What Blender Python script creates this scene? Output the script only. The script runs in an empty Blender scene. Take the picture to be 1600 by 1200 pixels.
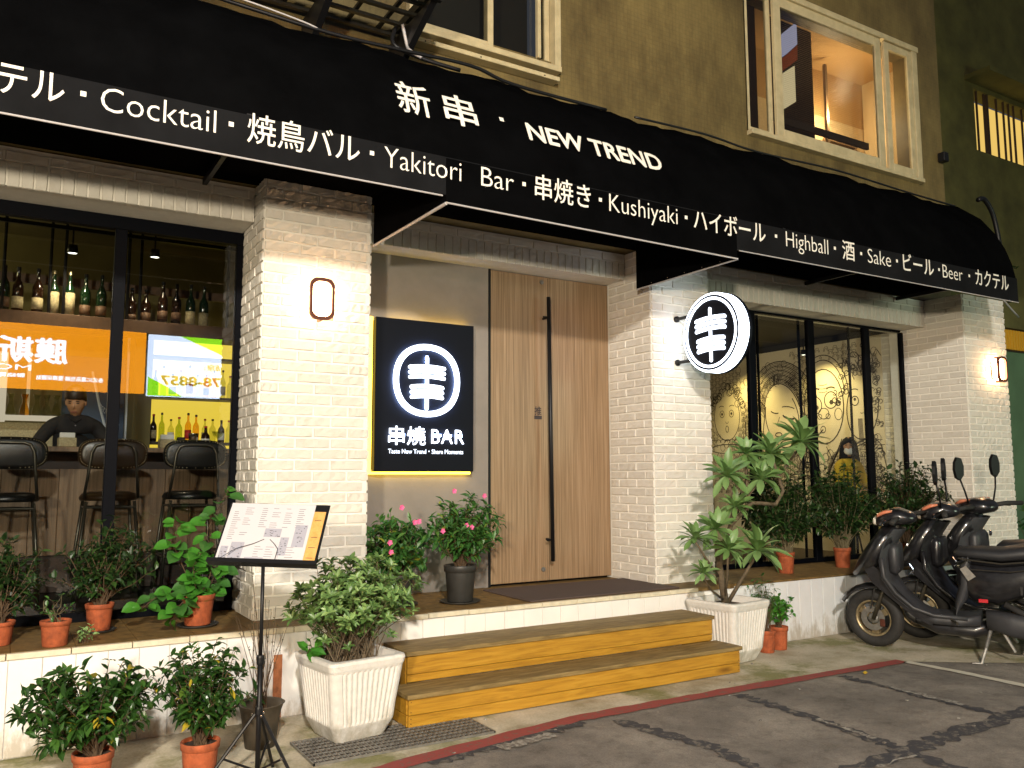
import bpy, math, random
from mathutils import Vector, Matrix, Euler, Quaternion
random.seed(7)
R = math.radians
scene = bpy.context.scene
COL = scene.collection
PI = math.pi

# ------------------------------------------------------------------ camera, world, lamps, exposure
cam_data = bpy.data.cameras.new('camera')
cam_data.sensor_width = 36.0
cam_data.lens = 29.56
cam_data.clip_start = 0.05
cam_data.clip_end = 400
cam = bpy.data.objects.new('camera', cam_data)
COL.objects.link(cam)
_p, _y, _r = 0.10698316, 0.54135186, -0.00241721
_f = Vector((math.sin(_y) * math.cos(_p), math.cos(_y) * math.cos(_p), math.sin(_p)))
_r0 = Vector((math.cos(_y), -math.sin(_y), 0))
_u0 = _r0.cross(_f)
_rr = _r0 * math.cos(_r) + _u0 * math.sin(_r)
_uu = -_r0 * math.sin(_r) + _u0 * math.cos(_r)
cam.matrix_world = Matrix(((_rr.x, _uu.x, -_f.x, 0), (_rr.y, _uu.y, -_f.y, 0), (_rr.z, _uu.z, -_f.z, 1.55), (0, 0, 0, 1)))
scene.camera = cam

world = bpy.data.worlds.new('World')
scene.world = world
world.use_nodes = True
wn = world.node_tree
bg = wn.nodes['Background']
bg.inputs['Color'].default_value = (0.10, 0.11, 0.14, 1)      # night sky over a city
bg.inputs['Strength'].default_value = 0.6

def lamp(name, kind, loc, power, color, **kw):
    d = bpy.data.lights.new(name, kind)
    d.energy = power
    d.color = color
    aim = kw.pop('aim', None)
    for k, v in kw.items():
        setattr(d, k, v)
    o = bpy.data.objects.new(name, d)
    COL.objects.link(o)
    o.location = loc
    if aim is not None:
        o.rotation_euler = (Vector(aim) - Vector(loc)).to_track_quat('-Z', 'Y').to_euler()
    return o

# the street lamp behind the photographer and the lit shop front across the street
lamp('street_lamp_light', 'SPOT', (-1.5, -4.6, 5.75), 5300, (1.0, 0.93, 0.82), shadow_soft_size=0.20,
     spot_size=R(75), spot_blend=0.6, aim=(4.2, 6.2, 1.2))
lamp('opposite_shop_light', 'SPOT', (-3.6, -3.6, 2.60), 3100, (1.0, 0.86, 0.64), shadow_soft_size=0.22, spot_size=R(95), spot_blend=0.5,
     aim=(4.5, 6.0, 2.0))
lamp('opposite_neon_light', 'AREA', (12.5, -4.6, 2.6), 230, (0.80, 1.0, 0.72), shape='RECTANGLE', size=4.0, size_y=1.2,
     aim=(8.5, 6.0, 2.2))

scene.view_settings.view_transform = 'Standard'
scene.view_settings.look = 'None'
scene.view_settings.exposure = 0.0
scene.view_settings.gamma = 1.0
scene.render.engine = 'CYCLES'
scene.cycles.use_denoising = True
scene.cycles.max_bounces = 7
scene.cycles.diffuse_bounces = 3
scene.cycles.glossy_bounces = 3
scene.cycles.transparent_max_bounces = 12
scene.cycles.sample_clamp_indirect = 6.0
scene.cycles.caustics_reflective = False
scene.cycles.caustics_refractive = False

# ------------------------------------------------------------------ materials
def nmat(name):
    m = bpy.data.materials.new(name)
    m.use_nodes = True
    nt = m.node_tree
    return m, nt, nt.nodes['Principled BSDF']

def N(nt, kind, **kw):
    n = nt.nodes.new(kind)
    for k, v in kw.items():
        if k in ('operation', 'blend_type', 'data_type', 'noise_dimensions', 'feature', 'wave_type', 'bands_direction', 'distribution', 'interpolation_type', 'wave_profile'):
            setattr(n, k, v)
        else:
            n.inputs[k].default_value = v
    return n

def L(nt, a, b):
    nt.links.new(a, b)

def ramp(nt, fac, stops):
    n = nt.nodes.new('ShaderNodeValToRGB')
    cr = n.color_ramp
    while len(cr.elements) < len(stops):
        cr.elements.new(0.5)
    for e, (p, c) in zip(cr.elements, stops):
        e.position = p
        e.color = (c[0], c[1], c[2], 1)
    L(nt, fac, n.inputs['Fac'])
    return n.outputs['Color']

def coords(nt, scale=(1, 1, 1), kind='Object', rot=(0, 0, 0)):
    tc = nt.nodes.new('ShaderNodeTexCoord')
    mp = nt.nodes.new('ShaderNodeMapping')
    mp.inputs['Scale'].default_value = scale
    mp.inputs['Rotation'].default_value = rot
    if kind == 'World':
        g = nt.nodes.new('ShaderNodeNewGeometry')
        L(nt, g.outputs['Position'], mp.inputs['Vector'])
    else:
        L(nt, tc.outputs[kind], mp.inputs['Vector'])
    return mp.outputs['Vector']

def bump(nt, bsdf, height, strength=0.3, dist=0.01):
    b = nt.nodes.new('ShaderNodeBump')
    b.inputs['Strength'].default_value = strength
    b.inputs['Distance'].default_value = dist
    L(nt, height, b.inputs['Height'])
    L(nt, b.outputs['Normal'], bsdf.inputs['Normal'])

def simple(name, col, rough=0.5, metal=0.0, noise=0.0, nscale=20, bumps=0.0, bscale=60, coat=0.0, kind='World', spec=None):
    m, nt, b = nmat(name)
    b.inputs['Roughness'].default_value = rough
    b.inputs['Metallic'].default_value = metal
    b.inputs['Coat Weight'].default_value = coat
    if spec is not None:
        b.inputs['Specular IOR Level'].default_value = spec
    c = Vector(col)
    if noise > 0:
        v = coords(nt, kind=kind)
        t = N(nt, 'ShaderNodeTexNoise', Scale=nscale, Detail=6, Roughness=0.6)
        L(nt, v, t.inputs['Vector'])
        lo = tuple(max(0, x * (1 - noise)) for x in c)
        hi = tuple(min(1, x * (1 + noise * 0.7)) for x in c)
        L(nt, ramp(nt, t.outputs['Fac'], [(0.3, lo), (0.7, hi)]), b.inputs['Base Color'])
    else:
        b.inputs['Base Color'].default_value = (*c, 1)
    if bumps > 0:
        v = coords(nt, kind=kind)
        t = N(nt, 'ShaderNodeTexNoise', Scale=bscale, Detail=5)
        L(nt, v, t.inputs['Vector'])
        bump(nt, b, t.outputs['Fac'], bumps, 0.005)
    return m

def emit(name, col, strength):
    m, nt, b = nmat(name)
    nt.nodes.remove(b)
    e = nt.nodes.new('ShaderNodeEmission')
    e.inputs['Color'].default_value = (*col, 1)
    e.inputs['Strength'].default_value = strength
    L(nt, e.outputs[0], nt.nodes['Material Output'].inputs['Surface'])
    return m

def glass(name, tint=(0.8, 0.82, 0.82), refl=1.5, rough=0.0):
    m, nt, b = nmat(name)
    nt.nodes.remove(b)
    t = nt.nodes.new('ShaderNodeBsdfTransparent')
    t.inputs['Color'].default_value = (*tint, 1)
    g = nt.nodes.new('ShaderNodeBsdfGlossy')
    g.inputs['Roughness'].default_value = rough
    lw = N(nt, 'ShaderNodeLayerWeight', Blend=0.5)
    pw = N(nt, 'ShaderNodeMath', operation='POWER'); pw.inputs[1].default_value = 5.0
    L(nt, lw.outputs['Facing'], pw.inputs[0])
    r0 = ((refl - 1) / (refl + 1)) ** 2
    fr = N(nt, 'ShaderNodeMath', operation='MULTIPLY_ADD'); fr.inputs[1].default_value = 0.8 * (1 - r0); fr.inputs[2].default_value = r0
    L(nt, pw.outputs[0], fr.inputs[0])
    mx = nt.nodes.new('ShaderNodeMixShader')
    L(nt, fr.outputs[0], mx.inputs[0])
    L(nt, t.outputs[0], mx.inputs[1])
    L(nt, g.outputs[0], mx.inputs[2])
    L(nt, mx.outputs[0], nt.nodes['Material Output'].inputs['Surface'])
    return m

M = {}
# whitewashed brick: base paint with per-brick tint, dirt and roughness
def brick_mat(name, base, var=0.10):
    m, nt, b = nmat(name)
    oi = nt.nodes.new('ShaderNodeObjectInfo')
    v = coords(nt, kind='World')
    n1 = N(nt, 'ShaderNodeTexNoise', Scale=9, Detail=8, Roughness=0.65)
    n2 = N(nt, 'ShaderNodeTexNoise', Scale=75, Detail=6, Roughness=0.7)
    L(nt, v, n1.inputs['Vector'])
    L(nt, v, n2.inputs['Vector'])
    c1 = ramp(nt, oi.outputs['Random'], [(0.0, tuple(x * (1 - var) for x in base)), (1.0, tuple(min(.9, x * (1 + var * .6)) for x in base))])
    dirt = ramp(nt, n1.outputs['Fac'], [(0.25, (0.84, 0.80, 0.74)), (0.45, (1, 1, 1))])
    mx = N(nt, 'ShaderNodeMixRGB', blend_type='MULTIPLY', Fac=0.8)
    L(nt, c1, mx.inputs['Color1'])
    L(nt, dirt, mx.inputs['Color2'])
    L(nt, mx.outputs[0], b.inputs['Base Color'])
    b.inputs['Roughness'].default_value = 0.75
    bump(nt, b, n2.outputs['Fac'], 0.35, 0.005)
    return m
M['brick'] = brick_mat('painted_brick', (0.67, 0.635, 0.57), 0.07)
M['mortar'] = simple('painted_mortar', (0.80, 0.77, 0.70), 0.85, noise=0.06, nscale=12, bumps=0.4, bscale=90)

def tile_wall_mat(name, c1, c2, mort, sx, sy):
    m, nt, b = nmat(name)
    v = coords(nt, kind='World', rot=(R(-90), 0, 0))
    bt = nt.nodes.new('ShaderNodeTexBrick')
    bt.offset = 0.0
    for k, val in (('Scale', 1.0), ('Mortar Size', 0.003), ('Brick Width', sx), ('Row Height', sy)):
        bt.inputs[k].default_value = val
    bt.inputs['Color1'].default_value = (*c1, 1)
    bt.inputs['Color2'].default_value = (*c2, 1)
    bt.inputs['Mortar'].default_value = (*mort, 1)
    L(nt, v, bt.inputs['Vector'])
    n1 = N(nt, 'ShaderNodeTexNoise', Scale=1.6, Detail=8, Roughness=0.7)
    v2 = coords(nt, (1, 1, 0.45), kind='World')
    L(nt, v2, n1.inputs['Vector'])
    st = ramp(nt, n1.outputs['Fac'], [(0.32, (0.36, 0.33, 0.30)), (0.66, (1.12, 1.1, 1.0))])
    mx = N(nt, 'ShaderNodeMixRGB', blend_type='MULTIPLY', Fac=1.0)
    L(nt, bt.outputs['Color'], mx.inputs['Color1'])
    L(nt, st, mx.inputs['Color2'])
    L(nt, mx.outputs[0], b.inputs['Base Color'])
    b.inputs['Roughness'].default_value = 0.55
    bump(nt, b, bt.outputs['Fac'], -0.25, 0.002)
    return m
M['mosaic'] = tile_wall_mat('mosaic_tile_wall', (0.178, 0.134, 0.052), (0.166, 0.124, 0.047), (0.145, 0.109, 0.042), 0.045, 0.045)

def wood(name, dark, mid, light, grain=(1, 1, 14), scale=2.2, rough=0.45, kind='Object', knots=False, bumpv=0.15, coat=0.0):
    m, nt, b = nmat(name)
    v = coords(nt, grain, kind=kind)
    oi = nt.nodes.new('ShaderNodeObjectInfo')
    add = N(nt, 'ShaderNodeVectorMath', operation='ADD')
    mul = N(nt, 'ShaderNodeVectorMath', operation='SCALE')
    comb = nt.nodes.new('ShaderNodeCombineXYZ')
    for k in range(3):
        L(nt, oi.outputs['Random'], comb.inputs[k])
    L(nt, comb.outputs[0], mul.inputs[0])
    mul.inputs['Scale'].default_value = 37.0
    L(nt, v, add.inputs[0])
    L(nt, mul.outputs[0], add.inputs[1])
    n = N(nt, 'ShaderNodeTexNoise', Scale=scale, Detail=8, Roughness=0.62, Distortion=0.6)
    L(nt, add.outputs[0], n.inputs['Vector'])
    col = ramp(nt, n.outputs['Fac'], [(0.28, dark), (0.5, mid), (0.72, light)])
    if knots:
        vo = N(nt, 'ShaderNodeTexVoronoi', Scale=0.9)
        vv = coords(nt, (1.3, 5, 6), kind=kind)
        L(nt, vv, vo.inputs['Vector'])
        kn = ramp(nt, vo.outputs['Distance'], [(0.05, (0.20, 0.11, 0.05)), (0.15, (1, 1, 1))])
        mx = N(nt, 'ShaderNodeMixRGB', blend_type='MULTIPLY', Fac=0.8)
        L(nt, col, mx.inputs['Color1'])
        L(nt, kn, mx.inputs['Color2'])
        col = mx.outputs[0]
    L(nt, col, b.inputs['Base Color'])
    b.inputs['Roughness'].default_value = rough
    b.inputs['Coat Weight'].default_value = coat
    bump(nt, b, n.outputs['Fac'], bumpv, 0.004)
    return m
M['step_wood'] = wood('varnished_pine', (0.25, 0.120, 0.012), (0.40, 0.205, 0.018), (0.49, 0.275, 0.034), grain=(1.2, 14, 16), scale=2.5, rough=0.42, knots=True)
M['tread_wood'] = wood('worn_tread', (0.10, 0.065, 0.022), (0.20, 0.135, 0.045), (0.30, 0.215, 0.09), grain=(1.5, 9, 10), scale=3.2, rough=0.7)
M['door_wood'] = wood('zebrano_veneer', (0.15, 0.094, 0.050), (0.27, 0.178, 0.100), (0.38, 0.265, 0.165), grain=(60, 60, 0.8), scale=1.5, rough=0.42, kind='World', bumpv=0.05)
M['ledge'] = simple('brown_ledge_tile', (0.19, 0.115, 0.035), 0.6, noise=0.45, nscale=14, bumps=0.25)
M['bar_wood'] = wood('bar_front_board', (0.13, 0.075, 0.038), (0.23, 0.14, 0.075), (0.31, 0.20, 0.115), grain=(30, 30, 1), scale=1.5, rough=0.5, kind='World')
M['beam_wood'] = simple('brown_beam', (0.13, 0.070, 0.038), 0.6, noise=0.2)
M['white_tile'] = simple('white_glazed_tile', (0.80, 0.785, 0.755), 0.35, noise=0.05, nscale=5)
M['white_board'] = simple('white_painted_board', (0.72, 0.74, 0.76), 0.5, noise=0.06, nscale=6)
M['grout'] = simple('pale_grout', (0.55, 0.53, 0.50), 0.9)
M['cap_tile'] = simple('cream_edge_tile', (0.66, 0.60, 0.45), 0.5, noise=0.15, nscale=18)
M['black_metal'] = simple('black_metal', (0.007, 0.007, 0.008), 0.42, spec=0.3)
M['frame'] = simple('black_window_frame', (0.0022, 0.0028, 0.0048), 0.5, spec=0.05)
M['awning'] = simple('black_awning_fabric', (0.0026, 0.0027, 0.0030), 0.8, noise=0.3, nscale=3, bumps=0.15, bscale=250, spec=0.0)
M['valance'] = simple('lit_valance_fabric', (0.0085, 0.0088, 0.0098), 0.8, noise=0.3, nscale=3, spec=0.05)  # awning fabric in a paler tone for the light falling on the valance
M['awning_trim'] = simple('grey_awning_piping', (0.42, 0.40, 0.40), 0.45)
M['letter'] = simple('white_vinyl', (0.80, 0.76, 0.68), 0.55)
M['grey_panel'] = simple('grey_render_panel', (0.235, 0.21, 0.185), 0.72, noise=0.10, nscale=5, bumps=0.12)
M['sign_black'] = simple('black_sign_face', (0.004, 0.005, 0.009), 0.5, spec=0.15)
M['led'] = emit('white_led_face', (0.80, 0.87, 1.0), 4.5)
M['led_soft'] = emit('white_led_small', (0.80, 0.87, 1.0), 2.6)
M['rim_led'] = emit('white_led_rim', (0.78, 0.87, 1.0), 7.0)
M['led_yellow'] = emit('yellow_led_strip', (1.0, 0.62, 0.06), 7.5)
M['led_back'] = emit('blue_white_backlight', (0.35, 0.52, 1.0), 45.0)
M['sconce_lens'] = emit('sconce_diffuser', (1.0, 0.56, 0.27), 70.0)
M['bronze'] = simple('bronze_sconce_frame', (0.13, 0.045, 0.030), 0.4, metal=0.5)
M['window_white'] = simple('aged_cream_frame', (0.46, 0.385, 0.225), 0.5, noise=0.18, nscale=8)
M['terracotta'] = simple('terracotta', (0.36, 0.085, 0.028), 0.8, noise=0.4, nscale=22, bumps=0.25, bscale=120)
M['black_pot'] = simple('black_plastic_pot', (0.030, 0.029, 0.026), 0.5, noise=0.2, nscale=15)
M['brown_pot'] = simple('weathered_brown_pot', (0.052, 0.040, 0.026), 0.55, noise=0.35, nscale=9)
M['planter'] = simple('white_cast_planter', (0.66, 0.64, 0.60), 0.8, noise=0.10, nscale=28, bumps=0.6, bscale=170)
M['soil'] = simple('soil', (0.040, 0.024, 0.014), 0.95, noise=0.4, nscale=40, bumps=1.0, bscale=60)
M['mat_rubber'] = simple('brown_doormat', (0.085, 0.058, 0.050), 0.85, noise=0.18, nscale=150, bumps=0.5, bscale=300)
M['steel'] = simple('galvanised_steel', (0.24, 0.23, 0.21), 0.5, metal=0.6, noise=0.3, nscale=20)
M['paper'] = simple('menu_paper', (0.52, 0.51, 0.54), 0.6)
M['ink'] = simple('grey_print', (0.13, 0.13, 0.15), 0.8)
M['ink_pale'] = simple('pale_grey_print', (0.33, 0.33, 0.39), 0.8)
M['kraft'] = wood('kraft_card', (0.50, 0.25, 0.06), (0.60, 0.33, 0.095), (0.66, 0.39, 0.13), grain=(20, 2, 20), scale=2)
M['ink_dark'] = simple('dark_ink', (0.05, 0.04, 0.04), 0.8)
M['mural'] = simple('mural_paper', (0.66, 0.58, 0.42), 0.7, noise=0.06, nscale=3)
M['room_wall'] = simple('olive_room_wall', (0.13, 0.105, 0.038), 0.8, noise=0.2, nscale=2)
M['room_dark'] = simple('dark_room_paint', (0.022, 0.020, 0.016), 0.8)
M['green_wall'] = simple('green_painted_wall', (0.09, 0.17, 0.09), 0.7, noise=0.2, nscale=2)
M['olive_wall'] = simple('olive_stucco', (0.105, 0.098, 0.025), 0.85, noise=0.4, nscale=1.7, bumps=0.3)
M['leather'] = simple('black_leather', (0.005, 0.005, 0.005), 0.36, bumps=0.2, bscale=40)
M['brown_reflection_and_trim'] = simple('brown_reflection_and_trim', (0.028, 0.014, 0.005), 0.3, bumps=0.2, bscale=40)  # brown reflection painted on a black stool; also colours bottle labels and caps
M['brass'] = simple('brass_stud', (0.55, 0.45, 0.28), 0.3, metal=0.9)
M['pipe_metal'] = simple('dull_steel_tube', (0.10, 0.09, 0.07), 0.35, metal=0.8)
M['skin'] = simple('skin', (0.48, 0.25, 0.13), 0.55)
M['black_cloth'] = simple('black_cloth', (0.006, 0.006, 0.008), 0.85)
M['yellow_cloth'] = simple('yellow_cloth', (0.55, 0.38, 0.02), 0.85)
M['mask'] = simple('white_mask', (0.75, 0.75, 0.72), 0.8)
M['hair'] = simple('black_hair', (0.010, 0.009, 0.008), 0.5)
M['dark_glass_bottle'] = simple('dark_green_bottle', (0.006, 0.022, 0.008), 0.12, coat=0.5)
M['brown_bottle'] = simple('dark_brown_bottle', (0.020, 0.008, 0.004), 0.12, coat=0.5)
M['clear_bottle'] = glass('clear_bottle', (0.80, 0.82, 0.62), 1.35, 0.05)
M['label_paper'] = simple('bottle_label', (0.45, 0.38, 0.22), 0.7, noise=0.4, nscale=60)
M['red_label'] = simple('red_label', (0.55, 0.03, 0.02), 0.6)
M['barlight'] = emit('backlit_bar_panel', (1.0, 0.70, 0.07), 1.35)
M['white_glow'] = emit('backlit_glass_shelf', (1.0, 0.84, 0.60), 0.85)
M['spot_lens'] = emit('track_spot_lens', (1.0, 0.93, 0.75), 9.0)
M['chalk'] = simple('chalk', (0.55, 0.60, 0.68), 0.9)
M['chalkboard'] = simple('blue_chalkboard', (0.030, 0.060, 0.120), 0.6, noise=0.3, nscale=4)
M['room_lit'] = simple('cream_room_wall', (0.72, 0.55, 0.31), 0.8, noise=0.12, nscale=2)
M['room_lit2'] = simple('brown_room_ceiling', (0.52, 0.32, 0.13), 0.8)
M['room_lit3'] = emit('bright_lit_room', (1.0, 0.66, 0.16), 0.85)
M['dark_brown'] = simple('dark_brown_wood', (0.035, 0.018, 0.010), 0.6)
M['blind'] = simple('blind_slat', (0.34, 0.22, 0.09), 0.6)
M['plastic_black'] = simple('black_scooter_paint', (0.012, 0.012, 0.014), 0.3, coat=0.5, noise=0.6, nscale=18)
M['plastic_grey'] = simple('grey_scooter_plastic', (0.034, 0.035, 0.039), 0.5, noise=0.3, nscale=6, bumps=0.1)
M['seat_vinyl'] = simple('seat_vinyl', (0.020, 0.021, 0.024), 0.5, bumps=0.2, bscale=90)
M['tyre'] = simple('tyre_rubber', (0.020, 0.019, 0.018), 0.75, noise=0.3, nscale=30)
M['alloy'] = simple('dirty_gold_alloy', (0.36, 0.29, 0.17), 0.4, metal=0.7, noise=0.4, nscale=25)
M['chrome'] = simple('chrome', (0.70, 0.70, 0.70), 0.15, metal=1.0)
M['lamp_clear'] = simple('headlamp_lens', (0.72, 0.68, 0.58), 0.08, coat=1.0)
M['amber'] = simple('amber_lens', (0.65, 0.22, 0.12), 0.15, coat=1.0)
M['red_plastic'] = simple('red_reflector', (0.50, 0.02, 0.03), 0.2, coat=1.0)
M['yellow_plastic'] = simple('yellow_plastic', (0.62, 0.33, 0.02), 0.4)
M['lime_plastic'] = simple('lime_plastic', (0.25, 0.75, 0.02), 0.4)
M['bark'] = simple('grey_bark', (0.115, 0.085, 0.05), 0.85, noise=0.4, nscale=30, bumps=0.5)
M['twig'] = simple('thin_twig', (0.075, 0.045, 0.022), 0.85)
M['pale_twig'] = simple('pale_cut_twig', (0.13, 0.105, 0.055), 0.85)
M['pink'] = simple('pink_petal', (0.72, 0.12, 0.30), 0.6)
M['rust_wall'] = simple('rust_streak', (0.36, 0.13, 0.05), 0.8, noise=0.5, nscale=20)

def leaf_mat(name, stops, rough=0.38, trans=0.22):
    m, nt, b = nmat(name)
    g = nt.nodes.new('ShaderNodeNewGeometry')
    c = ramp(nt, g.outputs['Random Per Island'], stops)
    L(nt, c, b.inputs['Base Color'])
    b.inputs['Roughness'].default_value = rough
    tr = nt.nodes.new('ShaderNodeBsdfTranslucent')
    L(nt, c, tr.inputs['Color'])
    mx = N(nt, 'ShaderNodeMixShader', Fac=trans)
    L(nt, b.outputs[0], mx.inputs[1])
    L(nt, tr.outputs[0], mx.inputs[2])
    L(nt, mx.outputs[0], nt.nodes['Material Output'].inputs['Surface'])
    return m
M['leaf_dark'] = leaf_mat('glossy_dark_leaf', [(0, (0.012, 0.040, 0.008)), (0.6, (0.028, 0.080, 0.014)), (0.975, (0.05, 0.13, 0.02)), (0.99, (0.42, 0.33, 0.03))], 0.3)
M['leaf_deep'] = leaf_mat('deep_green_leaf', [(0, (0.010, 0.026, 0.007)), (0.7, (0.020, 0.055, 0.012)), (1, (0.045, 0.10, 0.02))], 0.4)
M['leaf_mid'] = leaf_mat('mid_green_leaf', [(0, (0.025, 0.090, 0.018)), (0.6, (0.05, 0.16, 0.03)), (0.96, (0.09, 0.21, 0.04)), (0.985, (0.30, 0.34, 0.04))], 0.42)
M['leaf_olive'] = leaf_mat('grey_green_leaf', [(0, (0.07, 0.14, 0.035)), (0.6, (0.15, 0.27, 0.08)), (1, (0.28, 0.42, 0.14))], 0.4)
M['leaf_pale'] = leaf_mat('pale_succulent_leaf', [(0, (0.14, 0.25, 0.08)), (0.7, (0.22, 0.36, 0.13)), (1, (0.32, 0.46, 0.18))], 0.4)
M['leaf_big'] = leaf_mat('broad_green_leaf', [(0, (0.03, 0.14, 0.015)), (0.7, (0.07, 0.26, 0.03)), (1, (0.12, 0.34, 0.04))], 0.32)
M['leaf_yellow'] = simple('fallen_yellow_leaf', (0.65, 0.42, 0.03), 0.6)

def splash(base_name, new_name, zmax, dirt=(0.30, 0.23, 0.13)):
    """mud splashes and drip stains with ragged outlines, thicker close to the pavement"""
    m = M[base_name].copy(); m.name = new_name
    nt = m.node_tree; b = nt.nodes['Principled BSDF']
    src = b.inputs['Base Color'].links[0].from_socket
    g = nt.nodes.new('ShaderNodeNewGeometry'); sp = nt.nodes.new('ShaderNodeSeparateXYZ')
    L(nt, g.outputs['Position'], sp.inputs[0])
    mr = nt.nodes.new('ShaderNodeMapRange'); mr.inputs['From Min'].default_value = 0.0; mr.inputs['From Max'].default_value = zmax
    mr.inputs['To Min'].default_value = 0.34; mr.inputs['To Max'].default_value = -0.10
    L(nt, sp.outputs['Z'], mr.inputs['Value'])
    v = coords(nt, (1, 1, 0.35), kind='World')
    n = N(nt, 'ShaderNodeTexNoise', Scale=11, Detail=9, Roughness=0.72); L(nt, v, n.inputs['Vector'])
    ad = N(nt, 'ShaderNodeMath', operation='ADD'); L(nt, n.outputs['Fac'], ad.inputs[0]); L(nt, mr.outputs[0], ad.inputs[1])
    f = ramp(nt, ad.outputs[0], [(0.66, (0, 0, 0)), (0.84, (0.6, 0.6, 0.6))])
    mx = N(nt, 'ShaderNodeMixRGB', blend_type='MIX'); L(nt, f, mx.inputs['Fac']); L(nt, src, mx.inputs['Color1'])
    mx.inputs['Color2'].default_value = (*dirt, 1)
    L(nt, mx.outputs[0], b.inputs['Base Color'])
    return m
for _n in ('white_tile', 'white_board'): M[_n] = splash(_n, _n + '_dirty', 0.45)
M['planter'] = splash('planter', 'stained_planter', 0.40, (0.28, 0.25, 0.17))

# ground materials
def asphalt():
    m, nt, b = nmat('asphalt')
    v = coords(nt, kind='World')
    n1 = N(nt, 'ShaderNodeTexNoise', Scale=1.7, Detail=8, Roughness=0.65)
    n2 = N(nt, 'ShaderNodeTexNoise', Scale=110, Detail=5, Roughness=0.85)
    n3 = N(nt, 'ShaderNodeTexNoise', Scale=9, Detail=6, Roughness=0.7)
    for n in (n1, n2, n3):
        L(nt, v, n.inputs['Vector'])
    c1 = ramp(nt, n1.outputs['Fac'], [(0.3, (0.115, 0.105, 0.095)), (0.5, (0.20, 0.182, 0.162)), (0.72, (0.33, 0.30, 0.26))])
    c2 = ramp(nt, n2.outputs['Fac'], [(0.3, (0.40, 0.40, 0.40)), (0.75, (1.55, 1.5, 1.45))])
    c3 = ramp(nt, n3.outputs['Fac'], [(0.32, (0.62, 0.60, 0.60)), (0.5, (1, 1, 1))])
    a = N(nt, 'ShaderNodeMixRGB', blend_type='MULTIPLY', Fac=0.8)
    L(nt, c1, a.inputs['Color1']); L(nt, c2, a.inputs['Color2'])
    a2 = N(nt, 'ShaderNodeMixRGB', blend_type='MULTIPLY', Fac=0.9)
    L(nt, a.outputs[0], a2.inputs['Color1']); L(nt, c3, a2.inputs['Color2'])
    L(nt, a2.outputs[0], b.inputs['Base Color'])
    b.inputs['Roughness'].default_value = 0.72
    bump(nt, b, n2.outputs['Fac'], 0.6, 0.006)
    return m
M['asphalt'] = asphalt()
def concrete():
    m, nt, b = nmat('mossy_concrete')
    v = coords(nt, kind='World')
    n1 = N(nt, 'ShaderNodeTexNoise', Scale=2.6, Detail=8, Roughness=0.6)
    n2 = N(nt, 'ShaderNodeTexNoise', Scale=60, Detail=6, Roughness=0.7)
    n3 = N(nt, 'ShaderNodeTexNoise', Scale=1.4, Detail=6, Roughness=0.7)
    for n in (n1, n2, n3):
        L(nt, v, n.inputs['Vector'])
    c1 = ramp(nt, n1.outputs['Fac'], [(0.30, (0.28, 0.24, 0.15)), (0.5, (0.48, 0.43, 0.32)), (0.7, (0.62, 0.56, 0.44))])
    mo = ramp(nt, n3.outputs['Fac'], [(0.50, (0, 0, 0)), (0.62, (1, 1, 1))])
    a = N(nt, 'ShaderNodeMixRGB', blend_type='MIX')
    L(nt, mo, a.inputs['Fac']); L(nt, c1, a.inputs['Color1'])
    a.inputs['Color2'].default_value = (0.22, 0.215, 0.09, 1)
    c2 = ramp(nt, n2.outputs['Fac'], [(0.3, (0.7, 0.7, 0.7)), (0.7, (1.15, 1.15, 1.15))])
    a2 = N(nt, 'ShaderNodeMixRGB', blend_type='MULTIPLY', Fac=0.8)
    L(nt, a.outputs[0], a2.inputs['Color1']); L(nt, c2, a2.inputs['Color2'])
    L(nt, a2.outputs[0], b.inputs['Base Color'])
    b.inputs['Roughness'].default_value = 0.85
    bump(nt, b, n2.outputs['Fac'], 0.5, 0.006)
    return m
M['concrete'] = concrete()
def worn(name, col, under, cut=0.42, scale=14):
    m, nt, b = nmat(name)
    v = coords(nt, kind='World')
    n = N(nt, 'ShaderNodeTexNoise', Scale=scale, Detail=8, Roughness=0.75)
    L(nt, v, n.inputs['Vector'])
    L(nt, ramp(nt, n.outputs['Fac'], [(cut - 0.08, under), (cut, tuple(x * .85 for x in col)), (0.7, col)]), b.inputs['Base Color'])
    b.inputs['Roughness'].default_value = 0.75
    bump(nt, b, n.outputs['Fac'], 0.4, 0.004)
    return m
M['red_paint'] = worn('worn_red_paint', (0.30, 0.055, 0.048), (0.15, 0.10, 0.08), 0.46, 20)
M['white_paint'] = worn('worn_white_paint', (0.62, 0.58, 0.48), (0.18, 0.16, 0.13), 0.36)
M['tar'] = worn('dark_tar_joint', (0.042, 0.042, 0.050), (0.155, 0.138, 0.118), 0.49, 13)
M['tar_white'] = worn('cracked_white_crumbs', (0.36, 0.34, 0.30), (0.13, 0.115, 0.10), 0.54, 26)

# ------------------------------------------------------------------ mesh helpers
def origin_of(o):
    v = Vector((0, 0, 0))
    while o is not None:
        v += o.location
        o = o.parent
    return v

def link(name, mesh, mat, parent=None, world=True, smooth=False, kind=None, label=None):
    o = bpy.data.objects.new(name, mesh)
    COL.objects.link(o)
    if mat is not None and mesh is not None and not mesh.materials:
        mesh.materials.append(mat)
    if smooth:
        for p in mesh.polygons:
            p.use_smooth = True
    if parent is not None:
        o.parent = parent
        if world:
            o.location = -origin_of(parent)
    if kind:
        o['kind'] = kind
    if label:
        o['label'] = label
    return o

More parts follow.
